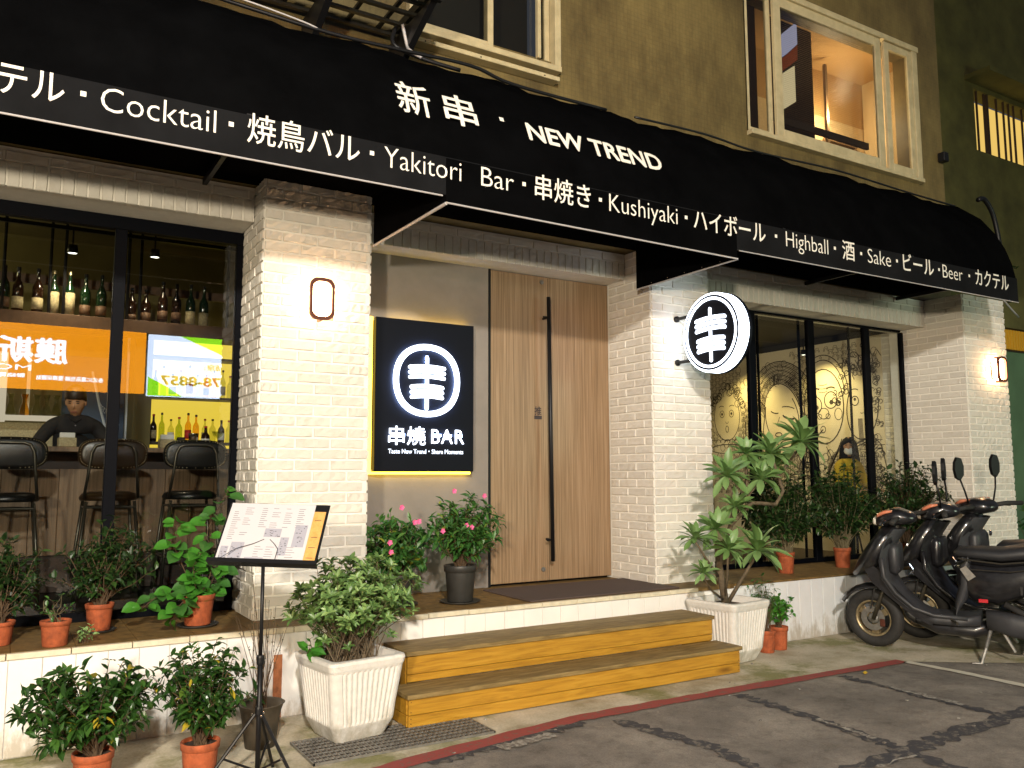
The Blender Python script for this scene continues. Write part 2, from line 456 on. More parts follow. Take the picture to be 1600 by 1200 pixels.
class MB:
    def __init__(s):
        s.v = []; s.f = []
    def add(s, vs, fs):
        b = len(s.v)
        s.v.extend([tuple(x) for x in vs])
        s.f.extend([tuple(b + i for i in f) for f in fs])
        return s
    def box(s, x0, x1, y0, y1, z0, z1, bev=0.0):
        if bev <= 0:
            vs = [(x, y, z) for x in (x0, x1) for y in (y0, y1) for z in (z0, z1)]
            fs = [(0, 1, 3, 2), (4, 6, 7, 5), (0, 4, 5, 1), (2, 3, 7, 6), (0, 2, 6, 4), (1, 5, 7, 3)]
            return s.add(vs, fs)
        b = bev
        vs = []; idx = {}
        for i, x in enumerate((x0, x1)):
            for j, y in enumerate((y0, y1)):
                for k, z in enumerate((z0, z1)):
                    sx, sy, sz = (1, -1)[i], (1, -1)[j], (1, -1)[k]
                    idx[i, j, k, 0] = len(vs); vs.append((x, y + sy * b, z + sz * b))
                    idx[i, j, k, 1] = len(vs); vs.append((x + sx * b, y, z + sz * b))
                    idx[i, j, k, 2] = len(vs); vs.append((x + sx * b, y + sy * b, z))
        g = lambda i, j, k, a: idx[i, j, k, a]
        fs = []
        for i in (0, 1): fs.append((g(i,0,0,0), g(i,1,0,0), g(i,1,1,0), g(i,0,1,0)))
        for j in (0, 1): fs.append((g(0,j,0,1), g(1,j,0,1), g(1,j,1,1), g(0,j,1,1)))
        for k in (0, 1): fs.append((g(0,0,k,2), g(1,0,k,2), g(1,1,k,2), g(0,1,k,2)))
        for i in (0, 1):
            for j in (0, 1): fs.append((g(i,j,0,0), g(i,j,1,0), g(i,j,1,1), g(i,j,0,1)))
            for k in (0, 1): fs.append((g(i,0,k,0), g(i,1,k,0), g(i,1,k,2), g(i,0,k,2)))
        for j in (0, 1):
            for k in (0, 1): fs.append((g(0,j,k,1), g(1,j,k,1), g(1,j,k,2), g(0,j,k,2)))
        for i in (0, 1):
            for j in (0, 1):
                for k in (0, 1): fs.append((g(i,j,k,0), g(i,j,k,1), g(i,j,k,2)))
        return s.add(vs, fs)
    def tube(s, pts, r, n=8, r2=None, cap=True):
        pts = [Vector(p) for p in pts]
        rs = [r] * len(pts) if r2 is None else [r + (r2 - r) * i / (len(pts) - 1) for i in range(len(pts))]
        if isinstance(r, (list, tuple)): rs = list(r)
        up = Vector((0, 0, 1)); prev = None; vs = []
        for i, p in enumerate(pts):
            d = (pts[min(i + 1, len(pts) - 1)] - pts[max(i - 1, 0)])
            d = d.normalized() if d.length > 1e-9 else Vector((0, 0, 1))
            if prev is None:
                a = d.cross(up)
                if a.length < 0.05: a = d.cross(Vector((1, 0, 0)))
            else:
                a = prev - d * prev.dot(d)
            a.normalize(); prev = a
            b = d.cross(a)
            for k in range(n):
                t = 2 * PI * k / n
                vs.append(p + (a * math.cos(t) + b * math.sin(t)) * rs[i])
        fs = []
        for i in range(len(pts) - 1):
            for k in range(n):
                fs.append((i * n + k, i * n + (k + 1) % n, (i + 1) * n + (k + 1) % n, (i + 1) * n + k))
        if cap:
            fs.append(tuple(range(n - 1, -1, -1)))
            fs.append(tuple(range((len(pts) - 1) * n, len(pts) * n)))
        return s.add(vs, fs)
    def lathe(s, prof, c=(0, 0, 0), n=24, axis='z', rot=None, cap=True):
        vs = []
        for (r, z) in prof:
            for k in range(n):
                t = 2 * PI * k / n
                p = Vector((r * math.cos(t), r * math.sin(t), z))
                if axis == 'x': p = Vector((z, p.x, p.y))
                elif axis == 'y': p = Vector((p.x, z, p.y))
                if rot is not None: p = rot @ p
                vs.append(p + Vector(c))
        fs = []
        for i in range(len(prof) - 1):
            for k in range(n):
                fs.append((i * n + k, i * n + (k + 1) % n, (i + 1) * n + (k + 1) % n, (i + 1) * n + k))
        if cap and prof[0][0] > 1e-6: fs.append(tuple(range(n - 1, -1, -1)))
        if cap and prof[-1][0] > 1e-6: fs.append(tuple(range((len(prof) - 1) * n, len(prof) * n)))
        return s.add(vs, fs)
    def loft(s, rings, close=True):
        n = len(rings[0]); vs = [p for r in rings for p in r]; fs = []
        for i in range(len(rings) - 1):
            for k in range(n):
                fs.append((i * n + k, i * n + (k + 1) % n, (i + 1) * n + (k + 1) % n, (i + 1) * n + k))
        if close:
            fs.append(tuple(range(n - 1, -1, -1))); fs.append(tuple(range((len(rings) - 1) * n, len(rings) * n)))
        return s.add(vs, fs)
    def prism(s, poly, y0, y1, plane='xz'):
        n = len(poly)
        if plane == 'xz': vs = [(x, y0, z) for x, z in poly] + [(x, y1, z) for x, z in poly]
        elif plane == 'xy': vs = [(x, y, y0) for x, y in poly] + [(x, y, y1) for x, y in poly]
        else: vs = [(y0, x, z) for x, z in poly] + [(y1, x, z) for x, z in poly]
        fs = [tuple(range(n)), tuple(range(2 * n - 1, n - 1, -1))] + [(i, i + n, (i + 1) % n + n, (i + 1) % n) for i in range(n)]
        return s.add(vs, fs)
    def sphere(s, c, r, nu=10, nv=8, sc=(1, 1, 1)):
        prof = []
        for i in range(nv + 1):
            t = -PI / 2 + PI * i / nv
            prof.append((max(1e-5, r * math.cos(t)), r * math.sin(t)))
        b = len(s.v)
        s.lathe(prof, (0, 0, 0), nu)
        for i in range(b, len(s.v)):
            x, y, z = s.v[i]
            s.v[i] = (c[0] + x * sc[0], c[1] + y * sc[1], c[2] + z * sc[2])
        return s
    def mesh(s, name='mesh'):
        me = bpy.data.meshes.new(name)
        me.from_pydata(s.v, [], s.f)
        me.update()
        return me
    def build(s, name, mat, parent=None, world=True, smooth=False, kind=None, label=None):
        o = link(name, s.mesh(name), mat, parent, world, smooth, kind, label)
        return o

def fixn(o):
    import bmesh
    bm = bmesh.new(); bm.from_mesh(o.data)
    bmesh.ops.recalc_face_normals(bm, faces=bm.faces)
    bm.to_mesh(o.data); bm.free()
    return o

def thing(name, label, cat, loc=(0, 0, 0), rotz=0.0, group=None):
    o = bpy.data.objects.new(name, None)
    COL.objects.link(o)
    o.empty_display_size = 0.1
    o.location = loc
    o.rotation_euler = (0, 0, rotz)
    o['label'] = label; o['category'] = cat
    if group: o['group'] = group
    return o

def tag(o, label, cat, group=None):
    o['label'] = label; o['category'] = cat
    if group: o['group'] = group
    return o

def children(o):
    return [c for c in bpy.data.objects if c.parent == o]

def dup(o, loc, rotz=None, label=None, group=None):
    def rec(a, par):
        c = a.copy(); COL.objects.link(c)
        if par is not None:
            c.parent = par
        for ch in kids.get(a.name, []):
            rec(ch, c)
        return c
    kids = {}
    for x in bpy.data.objects:
        if x.parent: kids.setdefault(x.parent.name, []).append(x)
    c = rec(o, None)
    c.location = loc
    if rotz is not None: c.rotation_euler = (0, 0, rotz)
    if label: c['label'] = label
    if group: c['group'] = group
    return c

def text(name, body, x0, x1, zbase, mat, parent, y, cap=None, bold=0.0, plane=None, extrude=0.002, spacing=1.0, flip=False, out=-1, kind=None, thin=0.0):
    """lettering on a facade-parallel plane: spans x0..x1; plane(u, v) -> world maps width and height"""
    c = bpy.data.curves.new(name, 'FONT')
    c.body = body
    c.size = 1.0
    c.space_character = spacing
    c.resolution_u = 3
    c.offset = thin
    t = bpy.data.objects.new('tmp', c)
    COL.objects.link(t)
    bpy.context.view_layer.update()
    dg = bpy.context.evaluated_depsgraph_get()
    me = bpy.data.meshes.new_from_object(t.evaluated_get(dg))
    bpy.data.objects.remove(t)
    xs = [v.co.x for v in me.vertices]; ys = [v.co.y for v in me.vertices]
    mn, mx = min(xs), max(xs)
    sx = (x1 - x0) / (mx - mn)
    sz = cap if cap else sx
    shifts = [(0, 0)] if bold <= 0 else [(0, 0), (1, 0), (-1, 0), (0, 1), (0, -1), (.7, .7), (-.7, .7)]
    m = MB()
    fs = [tuple(p.vertices) for p in me.polygons]
    for k, (du, dw) in enumerate(shifts):
        vs = []
        for v in me.vertices:
            u = (v.co.x - mn + du * bold) * sx
            if flip: u = (x1 - x0) - u
            w = (v.co.y + dw * bold) * sz
            q = plane(x0 + u, w) if plane else (x0 + u, y, zbase + w)
            vs.append((q[0], q[1] + out * 0.0005 * k, q[2]))
        m.add(vs, fs)
    return m.build(name, mat, parent, kind=kind)

# ================================================================== GROUND
def sheet(name, poly, z, mat, kind='structure', parent=None):
    m = MB(); m.add([(x, y, z) for x, y in poly], [tuple(range(len(poly)))])
    return m.build(name, mat, parent, kind=kind)

sheet('road', [(-60, -60), (60, -60), (60, 60), (-60, 60)], -0.004, M['asphalt'])
# concrete apron in front of the shop (runs up to the kerb line)
ap = [(-6, 3.85), (-2, 3.95), (0.5, 4.12), (1.8, 4.36), (3.2, 4.56), (4.6, 4.55), (6.45, 4.50), (7.0, 4.1), (8.4, 3.2), (12, 3.0), (14, 3.2), (14, 6.4), (-6, 6.4)]
sheet('pavement', ap, 0.0, M['concrete'])
def strip_poly(pts, w, jit=0.0, sub=8):
    P = [Vector((a[0], a[1])) for a in pts]
    Q = []
    for i in range(len(P) - 1):
        for k in range(sub): Q.append(P[i].lerp(P[i + 1], k / sub))
    Q.append(P[-1])
    a = []; b = []
    for i, q in enumerate(Q):
        d = (Q[min(i + 1, len(Q) - 1)] - Q[max(i - 1, 0)]).normalized()
        n = Vector((-d.y, d.x))
        a.append(q + n * (w / 2 + random.uniform(-jit, jit)))
        b.append(q - n * (w / 2 + random.uniform(-jit, jit)))
    return a, b
def strip(name, pts, w, z, mat, jit=0.0, kind='structure', sub=8):
    a, b = strip_poly(pts, w, jit, sub)
    m = MB(); n = len(a)
    m.add([(p.x, p.y, z) for p in a] + [(p.x, p.y, z) for p in b], [(i, n + i, n + i + 1, i + 1) for i in range(n - 1)])
    return m.build(name, mat, kind=kind)
strip('red_kerb_line', [(-3, 3.75), (0.6, 4.08), (1.82, 4.33), (3.2, 4.555), (4.6, 4.54), (6.47, 4.49)], 0.125, 0.004, M['red_paint'], 0.012, sub=14)
strip('white_parking_line', [(6.47, 4.46), (6.50, 4.0), (6.49, 3.5), (6.3, 2.2), (6.1, 0.5)], 0.085, 0.004, M['white_paint'], 0.006)
for pts, w in (([(4.53, 4.44), (4.52, 3.8), (4.43, 3.1), (4.3, 2.0)], 0.09), ([(5.62, 4.42), (5.60, 3.8), (5.60, 3.14)], 0.085),
               ([(3.4, 4.4), (3.55, 3.7), (3.45, 3.1), (3.3, 2.4)], 0.10), ([(3.0, 2.95), (4.0, 3.03), (5.0, 3.12), (6.9, 3.22), (8.5, 3.0)], 0.13),
               ([(2.05, 4.28), (2.6, 4.38), (3.2, 4.47)], 0.10)):
    tz_ = globals().get('tz_', 0.0) + 0.0006
    strip('tar_joint', pts, w, tz_, M['tar'], 0.030, sub=22)
for pts, w in (([(5.62, 4.05), (5.61, 3.45)], 0.05), ([(4.50, 3.75), (4.47, 3.3)], 0.045), ([(2.5, 4.30), (2.9, 4.36)], 0.09), ([(3.4, 3.0), (4.4, 2.99)], 0.02)):
    tz_ += 0.0005
    strip('broken_road_patch', pts, w, tz_, M['tar_white'], 0.02, sub=16)
# litter: small leaves and crumbs
def leaflet(name, x, y, z, s, rz, label):
    m = MB()
    m.add([(-s, 0, 0), (-.3 * s, .4 * s, .12 * s), (.5 * s, .33 * s, .04 * s), (s, 0, .15 * s), (.4 * s, -.38 * s, .02 * s), (-.4 * s, -.33 * s, .1 * s)], [(0, 1, 5), (1, 2, 4, 5), (2, 3, 4)])
    o = m.build(name, M['leaf_yellow'], world=False)
    o.location = (x, y, z); o.rotation_euler = (0, 0, rz)
    return tag(o, label, 'leaf')
leaflet('fallen_leaf', 5.83, 4.37, 0.006, 0.045, 0.6, 'small yellow fallen leaf lying on the asphalt by the end of the red kerb line')
rg = random.Random(3)
m = MB()
for k in range(110):
    x = rg.uniform(0.5, 7.5); y = rg.uniform(3.0, 5.2); s = rg.choice((0.002, 0.003, 0.004, 0.005, 0.009))
    m.box(x - s, x + s, y - s * .7, y + s * .7, 0.0, s * .7)
tag(m.build('grit', M['tar_white'], kind='stuff'), 'scattered pale grit and crumbs on the pavement and road', 'grit')

# ================================================================== BRICK PIECES
def brick_mesh(rough, seed, Lx=0.245, H=0.065, D=0.010):
    r = random.Random(seed)
    nx, nz = 6, 2
    vs = []; fs = []
    e = 0.004
    for j in range(nz + 1):
        for i in range(nx + 1):
            x = e + (Lx - 2 * e) * i / nx + (r.uniform(-.004, .004) if 0 < i < nx else 0)
            z = e + (H - 2 * e) * j / nz
            y = -D - r.uniform(-rough, rough)
            if j in (0, nz): z += r.uniform(-rough, rough) * .8
            vs.append((x, y, z))
    W = nx + 1
    for j in range(nz):
        for i in range(nx):
            a = j * W + i
            fs.append((a, a + 1, a + W + 1, a + W))
    per = [i for i in range(W)] + [j * W + nx for j in range(1, nz + 1)] + [nz * W + i for i in range(nx - 1, -1, -1)] + [j * W for j in range(nz - 1, 0, -1)]
    b = len(vs)
    for k in per:
        x, y, z = vs[k]
        x2 = 0 if x <= e + 1e-6 else (Lx if x >= Lx - e - 1e-6 else x)
        j = k // W
        z2 = 0 if j == 0 else (H if j == nz else z)
        vs.append((x2, 0.004, z2))
    n = len(per)
    for q in range(n):
        fs.append((per[(q + 1) % n], per[q], b + q, b + (q + 1) % n))
    me = bpy.data.meshes.new('brick')
    me.from_pydata(vs, [], fs); me.update()
    me.materials.append(M['brick'])
    return me
BR = [brick_mesh(0.0022, 100 + k) for k in range(8)]
BR_ROUGH = [brick_mesh(0.0034, 200 + k) for k in range(8)]
def soldier_mesh(seed):
    me = brick_mesh(0.002, seed, 0.17, 0.066)
    for v in me.vertices:
        x, y, z = v.co
        v.co = (z, y, x)
    me.flip_normals()
    return me
SD = [soldier_mesh(300 + k) for k in range(5)]
PITCH, BL, JT = 0.0775, 0.245, 0.012

def bricks(parent, origin, run, z0, z1, rotz, start_half=True, rough=False, seed=0, gap=JT):
    """running-bond bricks on a face; origin = its lower left corner seen from outside"""
    r = random.Random(seed)
    po = origin_of(parent)
    ux = Vector((math.cos(rotz), math.sin(rotz), 0))
    rows = int((z1 - z0) / PITCH + 0.02)
    for j in range(rows + 1):
        z = z0 + j * PITCH
        h = min(0.065, z1 - z)
        if h < 0.02: break
        x = 0.0
        first = (BL / 2) if ((j % 2 == 0) == start_half) else BL
        ln = first - (0 if first == BL else JT / 2)
        while x < run - 0.02:
            l = min(ln, run - x)
            if run - (x + l) < 0.05 and l < BL: l = run - x
            me = r.choice(BR_ROUGH if rough else BR)
            o = bpy.data.objects.new('brick', me)
            COL.objects.link(o)
            o.parent = parent
            p = Vector(origin) + ux * x
            o.location = Vector((p.x, p.y, z)) - po
            o.rotation_euler = (0, r.uniform(-.004, .004), rotz + r.uniform(-.008, .008))
            o.scale = (l / BL, r.uniform(.8, 1.25), h / 0.065)
            x += l + gap
            ln = BL
def soldiers(parent, x0, x1, y, z, h, seed=0):
    r = random.Random(seed)
    po = origin_of(parent)
    n = round((x1 - x0) / PITCH)
    pt = (x1 - x0) / n
    for k in range(n):
        o = bpy.data.objects.new('soldier_brick', r.choice(SD))
        COL.objects.link(o)
        o.parent = parent
        o.location = Vector((x0 + k * pt + 0.005, y, z)) - po
        o.scale = ((pt - 0.010) / 0.066, r.uniform(.9, 1.2), h / 0.17)

# ---- the four painted brick pieces of the facade
ZC = 3.655                       # underside of the awning ceiling
t = thing('brick_pillar', 'whitewashed brick pillar with a sconce, left of the grey panel and door', 'pillar', (1.885, 5.88, 0.569))
MB().box(1.492, 2.288, 5.884, 6.60, 0.569, ZC).build('mortar_core', M['mortar'], t)
bricks(t, (1.497, 5.884, 0), 0.790, 0.578, ZC, 0, True, True, 11)
bricks(t, (1.492, 6.46, 0), 0.575, 0.578, ZC, R(-90), False, True, 12)
bricks(t, (2.288, 5.884, 0), 0.60, 0.578, ZC, R(90), True, False, 13)
t = thing('brick_pillar', 'whitewashed brick pillar between the wooden door and the mural window', 'pillar', (5.40, 5.88, 0.569))
MB().box(5.034, 5.746, 5.884, 6.60, 0.569, ZC).build('mortar_core', M['mortar'], t)
bricks(t, (5.039, 5.884, 0), 0.706, 0.578, ZC, 0, True, False, 14)
bricks(t, (5.034, 6.50, 0), 0.615, 0.578, ZC, R(-90), False, False, 15)
bricks(t, (5.746, 5.884, 0), 0.55, 0.578, ZC, R(90), True, False, 16)
t = thing('brick_pillar', 'whitewashed brick pillar at the far right end of the awning behind the scooters', 'pillar', (10.0, 5.62, 0.569))
MB().box(9.574, 10.43, 5.622, 6.60, 0.569, ZC).build('mortar_core', M['mortar'], t)
bricks(t, (9.580, 5.622, 0), 0.850, 0.578, ZC, 0, True, True, 17)
bricks(t, (9.574, 6.46, 0), 0.835, 0.578, ZC, R(-90), False, False, 18)
# lintels
t = thing('brick_lintel', 'whitewashed lintel of upright bricks over the bar window', 'lintel', (0.5, 6.13, 3.395))
MB().box(-2.5, 1.478, 6.136, 6.60, 3.399, ZC).build('mortar_core', M['mortar'], t)
soldiers(t, -1.02, 1.474, 6.136, 3.393, 0.160, 1)
bricks(t, (-1.0, 6.136, 0), 2.474, 3.563, ZC, 0, True, False, 19)
t = thing('brick_lintel', 'shaded whitewashed brick lintel over the wooden door and grey panel', 'lintel', (3.66, 6.24, 3.41))
MB().box(2.296, 5.022, 6.246, 6.60, 3.408, ZC).build('mortar_core', M['mortar'], t)
soldiers(t, 2.31, 5.018, 6.246, 3.402, 0.160, 2)
bricks(t, (2.31, 6.246, 0), 2.708, 3.572, ZC, 0, True, False, 20)
t = thing('brick_lintel', 'whitewashed lintel of upright bricks over the mural window', 'lintel', (7.66, 6.11, 3.32))
MB().box(5.756, 9.560, 6.106, 6.60, 3.328, ZC).build('mortar_core', M['mortar'], t)
soldiers(t, 5.76, 9.556, 6.106, 3.322, 0.165, 3)
bricks(t, (5.76, 6.106, 0), 3.796, 3.497, ZC, 0, False, False, 21)

# ================================================================== BASE WALL, LEDGE, PLATFORM
t = thing('base_wall', 'low white tiled base wall with a brown ledge running under windows and door', 'wall', (3.8, 5.55, 0))
MB().box(-3, 9.60, 5.556, 6.60, 0.0, 0.530).build('core', M['grout'], t)
MB().box(9.60, 11.2, 5.70, 6.60, 0.0, 0.565).build('end_core', M['white_board'], t)
def tiles(x0, x1, w, z0, z1, mat, name, seed):
    r = random.Random(seed); x = x0; cache = {}
    po = origin_of(t)
    base = MB().box(0, w - 0.004, -0.010, 0.003, 0, z1 - z0, 0.0018).mesh(name)
    base.materials.append(mat)
    while x < x1 - 0.03:
        o = bpy.data.objects.new(name, base); COL.objects.link(o); o.parent = t
        ww = min(w, x1 - x)
        o.location = Vector((x, 5.556 + r.uniform(-.0012, .0012), z0)) - po
        o.scale = (ww / w, 1, 1)
        x += w
tiles(-0.93, 5.66, 0.168, 0.006, 0.527, M['white_tile'], 'wall_tile', 5)
tiles(5.66, 9.58, 0.167, 0.006, 0.548, M['white_board'], 'wall_board', 6)
# pale edging tiles on the ledge nose
r_ = random.Random(8)
nose = MB().box(0, 0.317, 5.540, 5.575, 0.533, 0.566, 0.003).mesh('edge_tile'); nose.materials.append(M['cap_tile'])
x = -0.9
while x < 5.1:
    o = bpy.data.objects.new('edge_tile', nose); COL.objects.link(o); o.parent = t
    o.location = Vector((x, r_.uniform(-.002, .002), r_.uniform(-.002, .002))) - origin_of(t)
    x += 0.322
# brown ledge slabs
slab = MB().box(0, 0.326, 5.577, 6.60, 0.531, 0.5665, 0.002).mesh('ledge_tile'); slab.materials.append(M['ledge'])
x = -0.9
while x < 5.68:
    o = bpy.data.objects.new('ledge_tile', slab); COL.objects.link(o); o.parent = t
    o.location = Vector((x, 0, r_.uniform(-.001, .0005))) - origin_of(t)
    x += 0.3285
MB().box(5.70, 9.60, 5.535, 6.60, 0.549, 0.5675, 0.004).build('ledge_board', M['ledge'], t)
# rusty stain strip at the wall end next to the planter
MB().box(1.545, 1.60, 5.538, 5.545, 0.01, 0.40).build('rust_stain', M['rust_wall'], t)

# ================================================================== DOOR BAY
t = thing('grey_wall_panel', 'plain grey rendered wall panel between the left brick pillar and the door', 'wall', (3.0, 6.53, 0.567))
MB().box(2.29, 3.672, 6.52, 6.60, 0.569, 3.407).build('render', M['grey_panel'], t)
d = thing('double_door', 'tall wooden double door of vertical striped veneer with a long black handle', 'door', (4.36, 6.53, 0.567))
MB().box(3.677, 3.695, 6.515, 6.60, 0.569, 3.407).build('jamb', M['black_metal'], d)
MB().box(3.700, 4.318, 6.525, 6.57, 0.590, 3.402, 0.002).build('door_leaf', M['door_wood'], d)
MB().box(4.324, 5.028, 6.525, 6.57, 0.590, 3.402, 0.002).build('door_leaf', M['door_wood'], d)
h = MB().tube([(4.262, 6.425, 3.19), (4.290, 6.425, 0.77)], 0.019, 12).build('handle', M['black_metal'], d, smooth=True)
for z in (3.0, 0.96):
    x = 4.262 + (3.19 - z) / 2.42 * .028
    MB().tube([(x, 6.425, z), (x, 6.525, z)], 0.011, 8).build('handle_bracket', M['black_metal'], d)
    MB().tube([(x - .055, 6.435, z), (x, 6.435, z)], 0.010, 8).build('handle_stub', M['black_metal'], d)
MB().lathe([(0.001, -0.012), (0.02, -0.010), (0.022, 0)], (4.25, 6.525, 0.69), 14, 'y').build('floor_lock', M['steel'], d)
MB().lathe([(0.001, -0.012), (0.02, -0.010), (0.022, 0)], (4.25, 6.525, 3.35), 14, 'y').build('door_lock', M['steel'], d)
text('push_lettering', '推', 4.165, 4.238, 2.10, M['ink_dark'], d, 6.5235, cap=0.085, bold=0.02, plane=lambda u, w: (u, 6.5235, 2.10 + w))
MB().box(4.160, 4.243, 6.5205, 6.5235, 2.055, 2.088).build('push_plate', M['ink_dark'], d)
o = MB().box(3.53, 5.05, 5.60, 6.36, 0.568, 0.580, 0.003).build('doormat', M['mat_rubber'])
tag(o, 'wide dark brown doormat lying flat in front of the wooden door', 'doormat')

# ================================================================== AWNING
PROF = [(4.800, 3.365), (4.806, 3.5), (4.812, 3.630), (4.845, 3.80), (4.905, 3.98), (5.0, 4.17), (5.15, 4.38), (5.40, 4.59), (5.75, 4.74), (6.094, 4.80)]
AX0, AX1 = -3.0, 9.22
aw = thing('awning', 'long black fabric awning with white shop lettering over the whole front', 'awning', (3.2, 5.5, 3.36))
def prof_y(z):
    for (ya, za), (yb, zb) in zip(PROF, PROF[1:]):
        if za <= z <= zb: return ya + (yb - ya) * (z - za) / (zb - za)
    return PROF[-1][0]
NX = 120; vs = []; fs = []
ra = random.Random(4)
prof = PROF[2:]
for i in range(NX + 1):
    x = AX0 + (AX1 - AX0) * i / NX
    sag = 0.020 * abs(math.sin(i * PI / 10)) + 0.004 * math.sin(i * 1.9)
    for k, (y, z) in enumerate(prof):
        w = 0 if k < 1 else 1
        vs.append((x, y + w * sag, z - w * sag * (k > 3) + (ra.uniform(-.010, .010) if k > 4 else ra.uniform(-.002, .002) if k else 0)))
W = len(prof)
fs = [(i * W + k, i * W + k + 1, (i + 1) * W + k + 1, (i + 1) * W + k) for i in range(NX) for k in range(W - 1)]
m = MB(); m.add(vs, fs); m.build('canopy_fabric', M['awning'], aw, smooth=True)
m = MB(); m.prism([(y, z) for y, z in PROF] + [(6.094, 3.68), (4.83, 3.68), (4.83, 3.365)], AX1, AX1 + .006, 'yz'); m.build('end_panel', M['awning'], aw)
MB().box(AX0, AX1, 4.800, 4.808, 3.372, 3.628).build('valance', M['valance'], aw)
MB().box(AX0, AX1, 4.84, 6.09, 3.662, 3.675).build('ceiling_panel', M['awning'], aw)
MB().tube([(AX0, 4.800, 3.366), (2.36, 4.800, 3.362)], 0.006, 8).build('piping', M['awning_trim'], aw)
MB().tube([(5.06, 4.800, 3.364), (AX1, 4.800, 3.366)], 0.005, 8).build('piping', M['awning_trim'], aw)
MB().box(AX0, 2.30, 5.10, 5.16, 3.50, 3.56).build('frame_rail', M['dark_brown'], aw)  # brown colour stands for warm light on the steel rail
MB().box(5.05, AX1, 5.10, 5.16, 3.50, 3.56).build('frame_rail', M['black_metal'], aw)
for x in (-0.4, 1.1, 5.6, 7.4, 9.0):
    MB().box(x, x + .03, 4.81, 6.09, 3.60, 3.64).build('frame_strut', M['black_metal'], aw)
# lower box canopy over the door
m = MB(); m.add([(2.385, 4.797, 3.62), (5.03, 4.797, 3.62), (5.03, 4.797, 3.292), (2.385, 4.797, 3.318)], [(0, 1, 2, 3)])
m.add([(2.385, 4.797, 3.62), (2.385, 4.797, 3.318), (2.305, 5.862, 3.275), (2.305, 5.862, 3.655)], [(0, 1, 2, 3)])
m.add([(5.03, 4.797, 3.62), (4.85, 5.862, 3.655), (4.85, 5.862, 3.225), (5.03, 4.797, 3.292)], [(0, 1, 2, 3)])
m.build('door_canopy', M['awning'], aw)
MB().tube([(2.385, 4.793, 3.316), (5.03, 4.793, 3.290)], 0.0065, 8).build('piping', M['awning_trim'], aw)
MB().tube([(2.385, 4.795, 3.312), (2.305, 5.862, 3.270)], [0.011, 0.009], 8).build('canopy_edge_rail', M['awning_trim'], aw)
MB().tube([(5.03, 4.795, 3.287), (4.85, 5.862, 3.220)], 0.0065, 8).build('canopy_edge_rail', M['awning_trim'], aw)
for k in range(5):
    t_ = 0.15 + .17 * k
    p = Vector((5.03, 4.795, 3.287)).lerp(Vector((4.85, 5.862, 3.220)), t_)
    MB().sphere((p.x - .008, p.y, p.z + .022), 0.006, 6, 4).build('rivet', M['chrome'], aw)
def vplane(x_off=0):
    return lambda u, w: (u, 4.7965 - (0.0045 if 2.38 < u < 5.04 else 0), 3.478 + w)
WORDS = [('テル', -0.14, 0.165, 0), ('Cocktail', 0.337, 0.928, 0), ('焼鳥バル', 1.103, 1.785, 0), ('Yakitori', 1.949, 2.494, 0), ('Bar', 2.644, 2.900, 0),
         ('串焼き', 3.072, 3.552, 0), ('Kushiyaki', 3.722, 4.389, 0), ('ハイボール', 4.556, 5.365, 0), ('Highball', 5.616, 6.159, 0), ('酒', 6.349, 6.518, 0),
         ('Sake', 6.706, 7.046, 0), ('ビール', 7.230, 7.715, 0), ('Beer', 7.865, 8.203, 0), ('カクテル', 8.428, 9.040, 0)]
for body, a, b, _ in WORDS:
    text('lettering', body, a, b, 3.478, M['letter'], aw, 4.8, cap=0.196, bold=0.0 if body[0].isascii() else 0.005, thin=-0.009 if body[0].isascii() else 0.0, plane=vplane())
for x in (0.253, 1.011, 1.867, 2.983, 3.641, 4.478, 5.495, 6.249, 6.613, 7.139, 7.806, 8.322):
    yy = 4.7965 - (0.0045 if 2.38 < x < 5.04 else 0)
    MB().add([(x - .014, yy, 3.535), (x + .014, yy, 3.535), (x + .014, yy, 3.563), (x - .014, yy, 3.563)], [(0, 1, 2, 3)]).build('lettering_dot', M['letter'], aw)
def tplane(u, w):
    z = 3.925 + w
    return (u, prof_y(z) - 0.006, z)
text('lettering', '新', 2.083, 2.325, 0, M['letter'], aw, 0, cap=0.285, bold=0.010, plane=tplane)
text('lettering', '串', 2.425, 2.675, 0, M['letter'], aw, 0, cap=0.285, bold=0.010, plane=tplane)
text('lettering', 'NEW TREND', 3.09, 4.33, 0, M['letter'], aw, 0, cap=0.210, bold=0.026, plane=tplane)
x = 2.885
MB().add([(x - .017, prof_y(4.03) - .006, 4.03), (x + .017, prof_y(4.03) - .006, 4.03), (x + .017, prof_y(4.064) - .006, 4.064), (x - .017, prof_y(4.064) - .006, 4.064)], [(0, 1, 2, 3)]).build('lettering_dot', M['letter'], aw)
# cables lying along the top of the awning and at its right end
def cable(name, pts, r, mat, label, cat='cable', n=8):
    P = [Vector(p) for p in pts]; Q = []
    for i in range(len(P) - 1):
        p0, p1, p2, p3 = P[max(i - 1, 0)], P[i], P[i + 1], P[min(i + 2, len(P) - 1)]
        for k in range(6):
            s = k / 6
            Q.append(0.5 * ((2 * p1) + (-p0 + p2) * s + (2 * p0 - 5 * p1 + 4 * p2 - p3) * s * s + (-p0 + 3 * p1 - 3 * p2 + p3) * s ** 3))
    Q.append(P[-1])
    o = MB().tube(Q, r, n).build(name, mat, smooth=True)
    return tag(o, label, cat)
cable('cable', [(0.3, 5.5, 4.72), (1.0, 5.45, 4.66), (1.75, 5.4, 4.60), (2.3, 5.40, 4.62), (2.9, 5.42, 4.66), (3.3, 5.45, 4.62), (4.2, 5.43, 4.61)], 0.014, M['black_metal'], 'thick black cable lying along the top edge of the awning below the left window')
